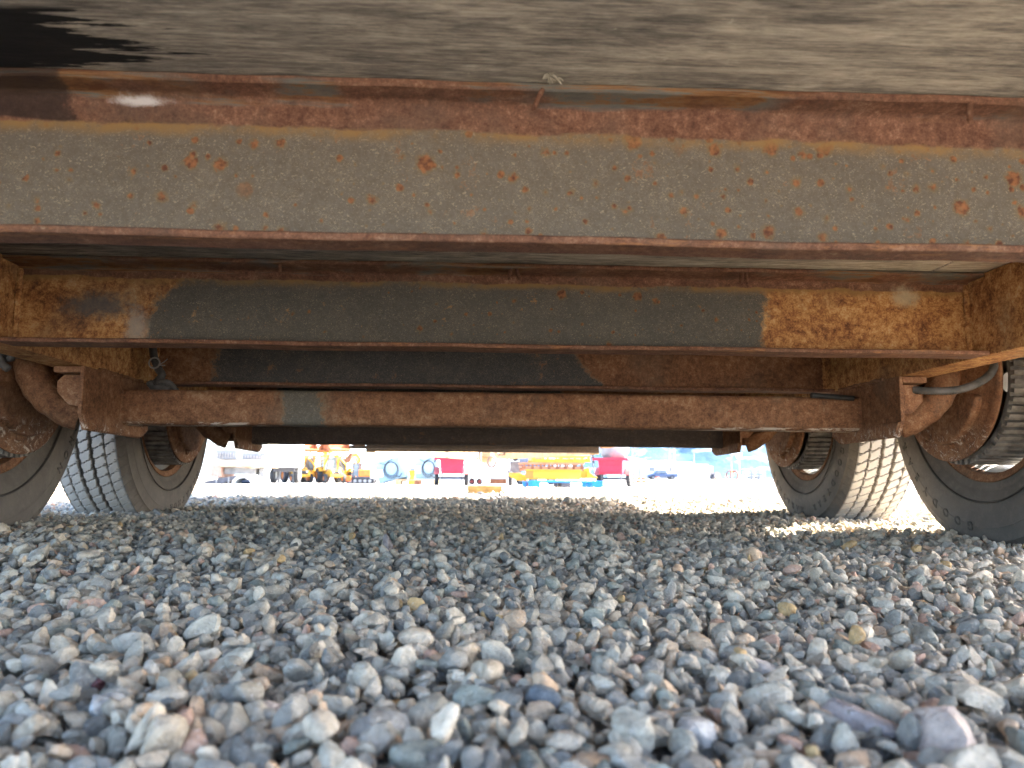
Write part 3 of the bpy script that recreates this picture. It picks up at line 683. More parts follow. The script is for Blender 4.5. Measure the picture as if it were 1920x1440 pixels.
# timber blocks under the jack
yel_wood = plain('fresh_timber', (.32, .19, .06), .8, .2, 20, .1)
for i, (xa, xb, z0, lab) in enumerate(((878, 948, -.004, 'lower of the two yellow timber boards stacked under the trailer jack'), (877, 941, .0355, 'upper shorter yellow timber board directly under the trailer jack'))):
    m = MB(); o = thing('timber_board', lab, 'timber block', (bx((xa+xb)/2, 6.0), 6.0, z0)); hw = sz((xb-xa)/2, 5.93)
    m.box(-hw, hw, -.07, .07, 0, .038)
    b_ = m.build('board', yel_wood, o, bevel=.003, world=False)
    MB().box(hw-.001, hw+.0015, -.066, .066, .003, .035).build('end_grain', plain('end_grain', (.24, .14, .05), .9), o, world=False)

# ------------------------------------------------------------------ yard behind: materials
YEL = plain('machine_yellow', (.5, .26, .025), .55, .15, 3, .3); ORG = plain('machine_orange', (.45, .15, .03), .6, .15, 3, .3)
REDM = plain('cart_red', (.42, .018, .04), .5, .08, 5, .1); PINK = plain('faded_red_side', (.4, .1, .09), .6, .15, 5, .2)
BLK = plain('black_rubber', (.03, .03, .032), .8, .3, 8, .3); GRY = plain('grey_sheet', (.22, .22, .22), .6, .2, 4, .2)
WHT = plain('white_sheet', (.72, .72, .7), .6, .06, 2, .08); CRM = plain('cream_sheet', (.5, .46, .36), .7, .12, 2, .2)
BLU = plain('pallet_blue', (.015, .17, .5), .6, .15, 7, .15); PALB = plain('pale_blue_cabinet', (.25, .36, .42), .5, .1, 3, .12)
DGR = plain('dark_steel', (.07, .07, .08), .6, .2, 6, .2); RST = plain('rusty_iron', (.2, .08, .04), .8, .3, 5, .2); TAN = plain('pale_wood', (.42, .28, .15), .8, .2, 8, .2)
NVY = plain('navy_paint', (.03, .055, .12), .35, .1, 4, .1, .5); HIV = plain('hazard_orange', (.6, .12, .02), .6, .1, 5, .1)
gl = NT('dark_glass', .08, .6); GLS = gl.col((.09, .12, .14))
AWN = plain('awning_red', (.45, .06, .04), .7, .1, 3, .1)
def W(n, Y): return sz(n, Y)
def base(px, Y): x = bx(px, Y); return Vector((x, Y, gzf(x, Y)))

def wheel_parts(o, cx, cy, r, wd, hubm, axis='x', rim=.5):
    """tyre with a rounded shoulder and a dished rim; parts of thing o, local coordinates"""
    pr = [(-wd/2, r*rim), (-wd/2, r*.86), (-wd*.38, r*.97), (0, r), (wd*.38, r*.97), (wd/2, r*.86), (wd/2, r*rim)]
    t = MB().lathe(pr, (cx, cy, r), axis, 28).build('tyre', BLK, o, world=False, smooth=True)
    MB().lathe([(-wd*.45, r*rim), (-wd*.2, r*rim*.8), (-wd*.3, .001)], (cx, cy, r), axis, 20).lathe([(wd*.45, r*rim), (wd*.2, r*rim*.8), (wd*.3, .001)], (cx, cy, r), axis, 20).build('rim', hubm, o, world=False, smooth=True)

# --- red dump carts
def red_cart(px, Y, lab, rz, w_px):
    b = base(px, Y); s = W(w_px, Y)        # s = overall width
    o = thing('dump_cart', lab, 'cart', b, rz, 'red carts parked in the yard')
    h0, h1 = s*.36, s*.78
    body = MB(); vs = [(-s*.33, -s*.5, h0), (s*.33, -s*.5, h0), (s*.33, s*.5, h0), (-s*.33, s*.5, h0), (-s*.36, -s*.56, h1), (s*.36, -s*.56, h1), (s*.36, s*.56, h1), (-s*.36, s*.56, h1)]
    body.add(vs, [(0, 3, 2, 1), (4, 5, 6, 7), (0, 1, 5, 4), (1, 2, 6, 5), (2, 3, 7, 6), (3, 0, 4, 7)]).build('body', REDM, o, world=False, bevel=.01)
    MB().box(-s*.52, s*.52, -s*.60, -s*.545, h1-.02*s, h1+.05*s).box(-s*.40, -s*.34, -s*.6, s*.58, h1, h1+.045*s).box(s*.34, s*.40, -s*.6, s*.58, h1, h1+.045*s).build('top_rail', REDM, o, world=False, bevel=.006)
    MB().box(-s*.31, s*.31, -s*.535, -s*.515, h0+.05*s, h0+.3*s).build('tail_panel', REDM, o, world=False, bevel=.01)
    MB().box(-s*.30, -s*.27, -s*.45, -s*.4, .02, h0).box(s*.27, s*.30, -s*.45, -s*.4, .02, h0).box(-s*.3, s*.3, -s*.45, -s*.4, .02, .02+s*.04).box(-s*.45, s*.45, -s*.05, s*.05, s*.2, s*.27).build('stand', DGR, o, world=False)
    for q in (-1, 1):
        wheel_parts(o, q*s*.44, 0, s*.26, s*.13, GRY)
        m = MB(); fm = [(-s*.33+s*.66*i/10, s*.36+s*.20*math.sin(PI*i/10)) for i in range(11)]; fm += [(u, v-.02*s) for u, v in reversed(fm)]
        m.prism(fm, 'x', q*s*.36, q*s*.52).build('mudguard', PINK, o, world=False)
    # round grey hopper standing in the body
    MB().lathe([(0, .01), (0, s*.1), (s*.05, s*.24), (s*.14, s*.36), (s*.26, s*.42), (s*.45, s*.43), (s*.47, s*.40)], (0, 0, h1-.03*s), 'z', 32).build('hopper', GRY, o, world=False, smooth=True)
    MB().box(-s*.05, s*.05, s*.55, s*1.5, h0, h0+s*.06).build('drawbar', REDM, o, world=False)
    MB().tube([(-s*.5, -s*.5, h1-s*.1), (-s*.53, -s*.5, h1+s*.55)], s*.022, 6).build('handle', BLK, o, world=False)
    return o
red_cart(847, 25, 'red cart on two wheels carrying a grey hopper, left of the trailer jack', R(2), 62)
red_cart(1152, 24, 'red cart turned at an angle beside the stack of yellow frames', R(-22), 64)

# --- pallet with stacked lifting frames
Yp = 12.6; b = base(1053, Yp)
pl = thing('pallet', 'bright blue wooden pallet under the stacked yellow steel frames', 'pallet', b, R(3))
hw = W(68, Yp); u = W(1, Yp)
for i in range(5):
    y = -.4+i*.2; MB().box(-hw, hw, y-.045, y+.045, 12*u, 15.5*u).build('deck_board', BLU, pl, world=False, bevel=.004)
for xx in (-hw+.09, 0, hw-.09):
    for y in (-.4, 0, .4): MB().box(xx-.09 if abs(xx) > .1 else xx-.07, xx+.09 if abs(xx) > .1 else xx+.07, y-.04, y+.04, 2*u, 12*u).build('block', BLU if abs(xx) > .1 else DGR, pl, world=False, bevel=.004)
for y in (-.4, 0, .4): MB().box(-hw, hw, y-.045, y+.045, 0, 2*u).build('bottom_board', BLU, pl, world=False, bevel=.003)
def frame_stack(name, lab, xa, xb, ya, yb, dy, holes, mat, inner, taper=0):
    z0 = at(1050, yb, Yp).z; z1 = at(1050, ya, Yp).z; xm = bx((xa+xb)/2, Yp); h = z1-z0; hw_ = W((xb-xa)/2, Yp)
    o = thing(name, lab, 'steel frame', (xm, Yp+dy, z0), R(2))
    for yy in (-.30, .30):
        MB().box(-hw_, hw_, yy-.02, yy+.02, h*.78, h).box(-hw_+taper, hw_-taper, yy-.02, yy+.02, 0, h*.2).build('side_beam', mat, o, world=False, bevel=.004)
        n = holes
        for i in range(n+1):
            x = -hw_*.92+i*2*hw_*.92/n
            MB().prism([(x-.028, 0), (x+.028, 0), (x+.012, h*.78), (x-.012, h*.78)], 'y', yy-.018, yy+.018).build('rib', inner, o, world=False)
        MB().box(-hw_+.02, hw_-.02, yy-.003, yy+.003, h*.15, h*.5).build('web_plate', mat, o, world=False)
    for x in (-hw_*.95, 0, hw_*.95): MB().box(x-.02, x+.02, -.28, .28, h*.3, h*.6).build('cross_bar', inner, o, world=False)
    return o
frame_stack('steel_frame', 'topmost yellow ribbed steel frame of the stack on the blue pallet', 993, 1102, 855.5, 867, 0, 4, YEL, YEL)
frame_stack('steel_frame', 'rusty pinkish perforated steel frame in the middle of the stack', 975, 1090, 868, 883, 0, 7, plain('faded_salmon_paint', (.36, .17, .09), .7, .2, 9, .3), RST, .03)
o = thing('steel_beam', 'long solid yellow beam lying on the blue pallet below the ribbed frames', 'steel beam', (bx(1037, Yp-.3), Yp-.3, at(1037, 899, Yp-.3).z), R(2)); hw_ = W(50, Yp)
MB().box(-hw_, hw_, -.03, .03, 0, W(16, Yp)).build('web', YEL, o, world=False, bevel=.004)
MB().box(-hw_, hw_, -.055, .055, W(16, Yp), W(18, Yp)).build('flange', YEL, o, world=False, bevel=.003)
MB().box(-hw_-.004, -hw_+W(13, Yp), -.04, -.032, .02, W(15, Yp)).build('end_plate', ORG, o, world=False)
o = thing('fork_blade', 'yellow pointed fork blade jutting out left of the blue pallet', 'machine part', (bx(972, Yp-.1), Yp-.1, at(972, 902, Yp).z))
MB().prism([(-W(18, Yp), W(15, Yp)), (-W(18, Yp), W(9, Yp)), (-W(4, Yp), W(1, Yp)), (W(16, Yp), 0), (W(16, Yp), W(9, Yp)), (W(2, Yp), W(15, Yp))], 'y', -.05, .05).build('blade', YEL, o, world=False, bevel=.006)
MB().tube([(-W(14, Yp), -.06, W(12, Yp)), (-W(14, Yp), .06, W(12, Yp))], .012, 10).build('pin', TAN, o, world=False)
o = thing('fork_blade', 'yellow triangular corner blade on the right end of the blue pallet', 'machine part', (bx(1104, Yp-.1), Yp-.1, at(1104, 897, Yp).z))
MB().prism([(-W(18, Yp), 0), (W(15, Yp), 0), (W(15, Yp), W(2, Yp)), (W(2, Yp), W(9, Yp)), (W(0, Yp), W(20, Yp)), (-W(8, Yp), W(18, Yp)), (-W(18, Yp), W(12, Yp))], 'y', -.05, .05).build('blade', YEL, o, world=False, bevel=.006)
MB().prism([(-W(5, Yp), 0), (W(14, Yp), 0), (-W(4, Yp), W(14, Yp))], 'y', -.09, -.055).build('gusset', plain('bright_yellow', (.6, .38, .02), .5), o, world=False)
# timber packing under the blades
o = thing('timber_packer', 'short brown timber packer on the blue pallet under the yellow blade', 'timber block', (bx(975, Yp), Yp-.1, at(975, 913, Yp).z)); MB().box(W(12, Yp), W(20, Yp), -.1, .1, -.02, W(11, Yp)).build('block', RST, o, world=False, bevel=.004)

# --- pale blue cabinets with cable coils
def cabinet(px, Y, w_px, h_px, lab, tilt, rz):
    b = base(px, Y); w_, h_ = W(w_px, Y), W(h_px, Y); zr = max(0, math.sin(abs(tilt))*w_*.5)
    o = thing('power_cabinet', lab, 'cabinet', b+Vector((0, 0, zr+W(2, Y))), rz, 'pale blue cabinets with cable coils'); o.rotation_euler = (0, tilt, rz)
    MB().box(-w_/2, w_/2, 0, w_*.8, 0, h_).build('body', PALB, o, world=False, bevel=.02)
    MB().box(-w_*.46, w_*.46, -.03, 0, h_*.05, h_*.93).build('door', PALB, o, world=False, bevel=.01)
    MB().box(-w_*.47, -w_*.25, -.14, -.031, h_*.25, h_*.6).build('junction_box', WHT, o, world=False, bevel=.01)
    MB().box(w_*.34, w_*.44, -.05, -.031, h_*.82, h_*.88).build('name_plate', GRY, o, world=False)
    c = Vector((w_*.08, -.08, h_*.52)); m = MB(); rr = random.Random(3)
    for i in range(4):
        rx = w_*(.22+.02*i); rz_ = h_*(.30+.03*i); cz = -h_*.02*i
        m.tube([c+Vector((rx*math.cos(q), -.012*i+.01*math.sin(3*q), rz_*math.sin(q)+cz)) for q in [2*PI*k_/30 for k_ in range(31)]], W(.42, Y), 6)
    m.tube([c+Vector((w_*.1, -.02, -h_*.35)), c+Vector((w_*.25, -.05, -h_*.45)), c+Vector((w_*.38, -.04, -h_*.30))], W(.9, Y), 6)
    m.build('cable_coil', BLK, o, world=False, smooth=True)
    m = MB().tube([(-w_*.3, -.05, h_*.9), (-w_*.1, -.10, h_*.78), (w_*.05, -.08, h_*.9), (w_*.2, -.05, h_*.95)], W(.7, Y), 6).build('lead', BLK, o, world=False)
    return o
cabinet(735, 33, 50, 40, 'pale blue metal cabinet tipped over to one side with a black cable coil', R(-14), R(-8))
cabinet(800, 33, 44, 40, 'upright pale blue metal cabinet half behind the red cart, with looped cable', R(0), R(-4)).location.z += W(9, 33)
o = thing('cabinet_side', 'tall grey blue metal door panel leaning between the two cabinets', 'panel', base(757, 33.6)); MB().box(-W(7, 33), W(8, 33), 0, .08, W(6, 33), W(50, 33)).build('panel', PALB, o, world=False, bevel=.01); MB().box(-W(5, 33), W(2, 33), -.03, -.001, W(8, 33), W(14, 33)).build('vent', GRY, o, world=False)
o.rotation_euler = (0, R(-6), 0)
o = thing('pallet', 'plain wooden pallet carrying the upright pale blue cabinet', 'pallet', base(782, 32.6)); hw = W(40, 33)
for i in range(5): MB().box(-hw, hw, i*.24, i*.24+.1, W(8, 33), W(10, 33)).build('deck_board', TAN, o, world=False)
for x in (-hw+.12, 0, hw-.12): MB().box(x-.12, x+.12, 0, 1.0, 0, W(8, 33)).build('block', TAN if x else RST, o, world=False)

# --- backhoe loaders
def loader():
    o = thing('backhoe_loader', '', 'loader', (0, 0, 0), 0, 'yellow loaders parked in a row')
    for sx in (-1, 1):
        wheel_parts(o, sx*.95, .3, .72, .48, ORG); wheel_parts(o, sx*.9, -1.9, .45, .34, ORG)
    MB().prism([(-2.3, .55), (.7, .55), (.9, .9), (.5, 1.25), (-2.2, 1.3), (-2.45, 1.0)], 'x', -.5, .5).build('body', YEL, o, world=False, bevel=.04)
    MB().box(-.42, .42, -2.47, -2.42, .75, 1.2).build('grille', BLK, o, world=False)
    for sx in (-1, 1):
        for y in (-.6, .65): MB().box(sx*.66-.05, sx*.66+.05, y-.05, y+.05, 1.2, 2.62).build('cab_post', YEL, o, world=False)
        MB().box(sx*.66-.01, sx*.66+.01, -.54, .6, 1.3, 2.55).build('side_window', GLS, o, world=False)
        MB().prism([(-.45, 1.15), (.95, 1.15), (.95, 1.5), (.4, 1.62), (-.3, 1.5)], 'x', sx*.72, sx*1.1).build('fender', YEL, o, world=False, bevel=.02)
        MB().prism([(-.6, 1.9), (-.5, 1.7), (-2.75, 3.2), (-2.8, 3.4)], 'x', sx*.62-.06, sx*.62+.06).build('lift_arm', YEL, o, world=False)
        MB().tube([(sx*.3, -2.48, 1.1), (sx*.3, -2.52, 1.1)], .09, 12).build('headlight', WHT, o, world=False)
    MB().box(-.6, .6, -.57, -.55, 1.3, 2.5).build('windscreen', GLS, o, world=False)
    MB().box(-.78, .78, -.72, .8, 2.62, 2.74).build('roof', YEL, o, world=False, bevel=.03)
    MB().box(-.3, .3, -.2, .25, 1.1, 1.6).build('seat', BLK, o, world=False, bevel=.05)
    # tilted bucket held high in front
    m = MB(); pr = [(-2.6, 3.3), (-3.2, 3.0), (-3.75, 3.2), (-3.72, 3.26), (-3.2, 3.1), (-2.7, 3.4), (-2.65, 4.0), (-2.72, 4.03)]
    m.prism(pr, 'x', -.95, .95).prism([(-2.6, 3.3), (-3.2, 3.0), (-3.72, 3.2), (-2.7, 4.0)], 'x', -.99, -.95).prism([(-2.6, 3.3), (-3.2, 3.0), (-3.72, 3.2), (-2.7, 4.0)], 'x', .95, .99)
    m.build('bucket', plain('rusty_bucket', (.36, .13, .05), .8, .3, 3, .4), o, world=False)
    MB().prism([(.85, .9), (1.2, .8), (1.9, 3.0), (1.75, 3.15), (1.6, 3.1)], 'x', -.14, .14).prism([(1.7, 3.0), (1.9, 3.1), (2.6, 1.6), (2.45, 1.5)], 'x', -.1, .1).build('backhoe_boom', YEL, o, world=False)
    MB().box(-.6, .6, -2.65, -2.5, .6, .85).build('bumper', YEL, o, world=False, bevel=.03)
    for sx in (-1, 1): MB().tube([(sx*.55, -.9, 1.1), (sx*.6, -2.0, 2.7)], .05, 8).build('lift_cylinder', DGR, o, world=False)
    return o
L0 = loader()
for i, (px, Y, rz, lab) in enumerate(((553, 78, 32, 'yellow loader nearest to the big white box, brown bucket raised above it'), (587, 80, -30, 'second yellow loader from the white box, in the middle of the row'),
                                      (617, 77, 26, 'third yellow loader from the white box, with a tipped rusty bucket'), (646, 82, -28, 'yellow loader at the end of the row next to the tracked excavator'))):
    o = L0 if i == 0 else copy_tree(L0); o.location = base(px, Y); o.rotation_euler = (0, 0, R(rz)); o['label'] = lab
# big wheeled machine partly behind the white box
o = thing('wheel_tractor', 'yellow wheeled machine with one large orange hubbed tyre under the white box', 'tractor', base(505, 52), R(0)); Yt = 52
wheel_parts(o, W(8, Yt), 0, W(13, Yt), W(9, Yt), ORG); wheel_parts(o, -W(24, Yt), .4, W(9, Yt), W(8, Yt), WHT)
MB().box(-W(38, Yt), W(2, Yt), -.5, 1.2, W(17, Yt), W(28, Yt)).build('hood', CRM, o, world=False, bevel=.08)
MB().box(-W(40, Yt), -W(30, Yt), -.6, 1.1, W(14, Yt), W(29, Yt)).build('counterweight', YEL, o, world=False, bevel=.05)
MB().box(W(3, Yt), W(18, Yt), .1, 1.2, W(22, Yt), W(29, Yt)).build('mudguard', YEL, o, world=False, bevel=.05)
MB().box(-W(28, Yt), W(8, Yt), .2, .9, W(8, Yt), W(16, Yt)).build('chassis', GRY, o, world=False, bevel=.05)

# --- tracked excavator
Ye = 62; o = thing('mini_excavator', 'orange tracked excavator with folded boom and glazed cab beside the cabinets', 'excavator', base(680, Ye), R(0)); q = W(1, Ye)
for yy in (-.6, .6):
    tr = [(-24*q+5*q*math.cos(t), 5*q+5*q*math.sin(t)) for t in [PI/2+PI*i/8 for i in range(9)]]+[(19*q+5*q*math.cos(t), 5*q+5*q*math.sin(t)) for t in [-PI/2+PI*i/8 for i in range(9)]]
    MB().prism(tr, 'y', yy-.2, yy+.2).build('track', BLK, o, world=False)
    for i in range(5): MB().tube([(-20*q+9*q*i, yy-.22, 5*q), (-20*q+9*q*i, yy+.22, 5*q)], 3*q, 12).build('road_wheel', GRY, o, world=False)
MB().box(-6*q, 17*q, -.7, .7, 12*q, 26*q).build('engine_cover', ORG, o, world=False, bevel=.1)
MB().box(-20*q, 16*q, -.7, .7, 10*q, 12.5*q).build('turntable', DGR, o, world=False)
for x, y in ((-16*q, -.6), (-5*q, -.6), (-16*q, .3), (-5*q, .3)): MB().box(x-.04, x+.04, y-.04, y+.04, 12*q, 37*q).build('cab_post', DGR, o, world=False)
MB().box(-15.5*q, -5.5*q, -.59, -.57, 13*q, 36*q).box(-16.5*q, -16*q, -.55, .3, 13*q, 36*q).build('cab_window', GLS, o, world=False)
MB().box(-17*q, -4*q, -.65, .35, 37*q, 38.5*q).build('cab_roof', DGR, o, world=False)
MB().prism([(-10*q, 20*q), (-5*q, 20*q), (-7*q, 48*q), (-14*q, 56*q), (-24*q, 55*q), (-24*q, 51*q), (-15*q, 51*q), (-11*q, 46*q)], 'y', .45, .75).build('boom', ORG, o, world=False)
MB().prism([(-26*q, 57*q), (-20*q, 55*q), (-26*q, 40*q), (-32*q, 38*q), (-36*q, 44*q), (-30*q, 50*q)], 'y', .2, .9).build('bucket', RST, o, world=False)
MB().box(-27*q, -18*q, -.9, .9, 4*q, 14*q).build('blade', HIV, o, world=False, bevel=.05)

# --- big cream machine, ramp and white box on the left
Ym = 36; q = W(1, Ym); o = thing('screening_plant', 'large cream machine body with two grey slatted openings at the far left', 'machine', base(447, Ym), 0)
zb_ = lambda py: at(447, py, Ym).z-gzf(bx(447, Ym), Ym)
MB().box(-44*q, 50*q, 0, 2.2, zb_(862), zb_(800)).build('housing', CRM, o, world=False, bevel=.03)
MB().box(-33*q, 50*q, -.25, 2.2, zb_(876), zb_(862)-.01).build('sill', plain('stained_cream', (.45, .34, .24), .8, .25, 3, .4), o, world=False, bevel=.05)
for xa, xb, ya, yb in ((-43, -6, 844, 861), (7, 47, 849, 861)):
    MB().box(xa*q, xb*q, -.04, -.005, zb_(yb), zb_(ya)).build('opening', GRY, o, world=False)
    for i in range(7): x = (xa+4+i*(xb-xa-8)/6)*q; MB().box(x-.6*q, x+.6*q, -.09, -.045, zb_(yb-2), zb_(ya+5)).build('slat', plain('slat', (.34, .3, .26), .7), o, world=False)
MB().box(-30*q, 26*q, .3, 1.8, zb_(889), zb_(877)).build('lower_panel', GRY, o, world=False)
MB().box(-50*q, -31*q, -.1, 2, zb_(895), zb_(871)).build('end_panel', plain('pinkish_panel', (.4, .25, .19), .8), o, world=False, bevel=.02)
for x in (-40*q, 36*q): MB().box(x-.1, x+.1, .5, 1.5, 0, zb_(876)).build('leg', GRY, o, world=False)
o = thing('loading_ramp', 'dark grey loading ramp sloping up under the cream machine', 'ramp', base(418, 31), 0); q = W(1, 31)
MB().prism([(-40*q, 0), (-40*q, 2*q), (34*q, 17*q), (34*q, 12*q), (0, 0)], 'y', -.3, 1.2).build('ramp_deck', DGR, o, world=False)
for i in range(3): MB().box(-30*q+i*22*q, -28*q+i*22*q, -.33, -.3, 0, (5+4*i)*q).build('brace', GRY, o, world=False)
o = thing('arched_cover', 'low white arched cover open at the front beside the ramp', 'cover', base(458, 29), 0); q = W(1, 29)
ar = [(22*q*math.cos(t), 17*q*math.sin(t)) for t in [PI*i/14 for i in range(15)]]; ai = [(15*q*math.cos(t)-3*q, 12*q*math.sin(t)) for t in [PI-PI*i/14 for i in range(15)]]
MB().prism(ar+ai, 'y', 0, 1.2).build('shell', WHT, o, world=False, smooth=False)
MB().box(-17*q, 12*q, .9, 1.1, 0, 9*q).build('dark_back', DGR, o, world=False)
MB().tube([(-10*q, .4, 5*q), (8*q, .4, 6*q)], 3.5*q, 12).build('roller', NVY, o, world=False)
Yb_ = 46; q = W(1, Yb_); o = thing('box_trailer', 'plain white box body standing high in front of the yellow loaders', 'box trailer', base(524, Yb_), 0)
z1 = at(524, 876, Yb_).z-o.location.z
MB().box(-27.5*q, 27.5*q, 0, 2.2, z1, z1+2.6).build('box', WHT, o, world=False, bevel=.02)
for x in (-27.2*q, 27.2*q, 0): MB().box(x-.03, x+.03, -.03, -.002, z1+.03, z1+2.5).build('seam', WHT, o, world=False)
MB().box(-20*q, 20*q, 1.0, 2.1, z1-.25, z1-.01).build('chassis', DGR, o, world=False)
for s in (-1, 1): wheel_parts(o, s*22*q, 1.5, .5, .28, WHT)
for s in (-1, 1): MB().box(s*14*q-.06, s*14*q+.06, 1.6, 1.75, 0, z1-.25).build('landing_leg', GRY, o, world=False)

# --- white tank trailer and dark machine behind the jack
Yw = 30; q = W(1, Yw); o = thing('water_tank', 'squarish white plastic tank behind the trailer hitch', 'tank', base(934, Yw), 0)
MB().box(-16*q, 16*q, 0, .9, 13*q, 48*q).build('tank', WHT, o, world=False, bevel=.08, seg=4)
MB().box(-15*q, 16*q, .1, .8, 3*q, 13*q).build('undercarriage', RST, o, world=False)
MB().box(-17*q, 17*q, -.02, .92, 12*q, 13.5*q).build('tray', GRY, o, world=False)
MB().tube([(13*q, -.02, 32*q), (18*q, -.05, 26*q)], 1.4*q, 8).build('tap', DGR, o, world=False)
for s in (-1, 1): MB().box(s*17*q-.02, s*17*q+.02, -.04, 0, 10*q, 47*q).build('cage_bar', GRY, o, world=False)
Yg = 26; q = W(1, Yg); o = thing('equipment_trailer', 'small grey trailer with a single black wheel behind the yellow fork blade', 'trailer', base(968, Yg), 0)
wheel_parts(o, -11*q, 0, 14*q, 7*q, GRY)
MB().box(-14*q, 10*q, .1, 1, 24*q, 45*q).build('frame_box', plain('brown_grey', (.16, .13, .12), .7, .3, 5), o, world=False)
MB().box(-14*q, -12*q, 0, .1, 28*q, 56*q).box(-14*q, 6*q, 0, .1, 46*q, 48*q).build('rack', WHT, o, world=False)
MB().tube([(-6*q, .0, 50*q), (2*q, 0, 51*q)], 4*q, 12).build('lamp_unit', BLK, o, world=False)
MB().box(-14*q, 24*q, .2, .5, 2*q, 3.5*q).build('drawbar', DGR, o, world=False)
Yk = 45; q = W(1, Yk); o = thing('tipper_truck', 'dark grey blue tipper body behind the stack of yellow frames', 'truck body', base(1002, Yk), 0)
MB().prism([(-34*q, 30*q), (20*q, 30*q), (24*q, 44*q), (14*q, 52*q), (-34*q, 47*q)], 'y', 0, 2).build('body', plain('slate_paint', (.1, .11, .15), .6), o, world=False, bevel=.04)
MB().box(14*q, 44*q, .3, 2, 44*q, 52*q).build('cab', WHT, o, world=False, bevel=.06)
MB().box(-30*q, 40*q, .3, 1.8, 14*q, 20*q).build('chassis', DGR, o, world=False)
for x in (-24*q, 0, 34*q): wheel_parts(o, x, 1, 9*q, 3*q, GRY, 'y')
o = thing('road_roller', 'small faint machine with a beige canopy glimpsed just left of the jack post', 'machine', base(892, 40), 0); q = W(1, 40)
MB().box(-9*q, 10*q, 0, 1.2, 12*q, 30*q).build('body', CRM, o, world=False, bevel=.05)
for x in (-7*q, 7*q): wheel_parts(o, x, .4, 6*q, .4, PINK, 'y')
MB().box(-11*q, -9*q, .5, .6, 10*q, 36*q).build('post', GRY, o, world=False)
MB().tube([(-2*q, .5, 28*q), (-2*q, .5, 38*q)], 1.2*q, 8).build('exhaust', GRY, o, world=False)
o = thing('yellow_hopper', 'yellow funnel shaped hopper between the two pale blue cabinets', 'hopper', base(770, 38), 0); q = W(1, 38)
MB().prism([(-5*q, 0), (7*q, 0), (7*q, 14*q), (9*q, 24*q), (-8*q, 24*q), (-3*q, 14*q)], 'y', 0, .8).build('body', YEL, o, world=False, bevel=.03)
MB().box(-9*q, 10*q, -.05, .85, 24*q, 26*q).build('rim', YEL, o, world=False)

# --- right background, far across the yard
Yr = 125
def rbase(px, Y): return base(px, Y)
q = W(1, Yr)
o = thing('pickup_truck', 'dark blue pickup truck parked left of the white shipping container', 'pickup', rbase(1243, Yr), 0)
ht = 19*q
MB().prism([(-29*q, 5*q), (-29*q, 9*q), (-20*q, 11.5*q), (29*q, 11.5*q), (29*q, 5*q)], 'y', 0, 1.9).build('body', NVY, o, world=False, bevel=.12)
MB().prism([(-17*q, 11.2*q), (-10*q, 18*q), (7*q, 18*q), (10*q, 11.2*q)], 'y', .15, 1.75).build('cab', NVY, o, world=False, bevel=.1)
MB().prism([(-14*q, 12*q), (-9*q, 17*q), (-2*q, 17*q), (-2*q, 12*q)], 'y', .12, .149).prism([(-1*q, 12*q), (-1*q, 17*q), (6*q, 17*q), (8*q, 12*q)], 'y', .12, .149).build('side_window', GLS, o, world=False)
for x in (-18*q, 18*q): wheel_parts(o, x, .15, 4.6*q, .3, GRY, 'y'); wheel_parts(o, x, 1.75, 4.6*q, .3, GRY, 'y')
MB().box(-29.6*q, -29*q, .2, 1.7, 5*q, 7*q).build('bumper', GRY, o, world=False)
Yc = 135; q = W(1, Yc); o = thing('shipping_container', 'white corrugated shipping container across the yard', 'container', rbase(1305, Yc), 0)
L_ = 33*q; H_ = 27*q; pr = []
nr = 26
for i in range(nr):
    x = -L_+.1+i*(2*L_-.2)/nr; d_ = (2*L_-.2)/nr; pr += [(x, .0), (x+d_*.3, .0), (x+d_*.45, .07), (x+d_*.85, .07)]
m = MB(); n_ = len(pr); vs = [(x, y, .15) for x, y in pr]+[(x, y, H_-.12) for x, y in pr]; m.add(vs, [(i, i+1, n_+i+1, n_+i) for i in range(n_-1)]); m.build('corrugated_side', WHT, o, world=False)
MB().box(-L_, L_, .1, 2.4, .15, H_-.1).build('inner_shell', WHT, o, world=False)
MB().box(-L_, L_, -.04, 2.44, 0, .15).box(-L_, L_, -.04, 2.44, H_-.12, H_).build('rail_frame', GRY, o, world=False)
for x in (-L_, L_-.16): MB().box(x, x+.16, -.045, .1, .15, H_-.12).build('corner_post', CRM, o, world=False)
o = thing('camper', 'white camper with two windows and a red awning behind the pickup', 'camper', rbase(1245, 150), 0); q = W(1, 150)
MB().box(-32*q, 28*q, 0, 3, 5*q, 27*q).build('body', WHT, o, world=False, bevel=.15)
for xa, xb in ((-28, -18), (10, 16), (19, 24)): MB().box(xa*q, xb*q, -.05, -.005, 15*q, 23*q).build('window', GLS, o, world=False)
MB().prism([(-2.4, 27.5*q), (0, 30*q), (0, 28.5*q), (-2.4, 26.5*q)], 'x', -12*q, 26*q).build('awning', AWN, o, world=False)
for x in (-11*q, 24*q): MB().tube([(x, -2.3, 0), (x, -2.3, 27*q)], .06, 6).build('awning_pole', GRY, o, world=False)
MB().box(-30*q, 26*q, .2, 2.8, 2*q, 5*q).build('skirt', GRY, o, world=False)
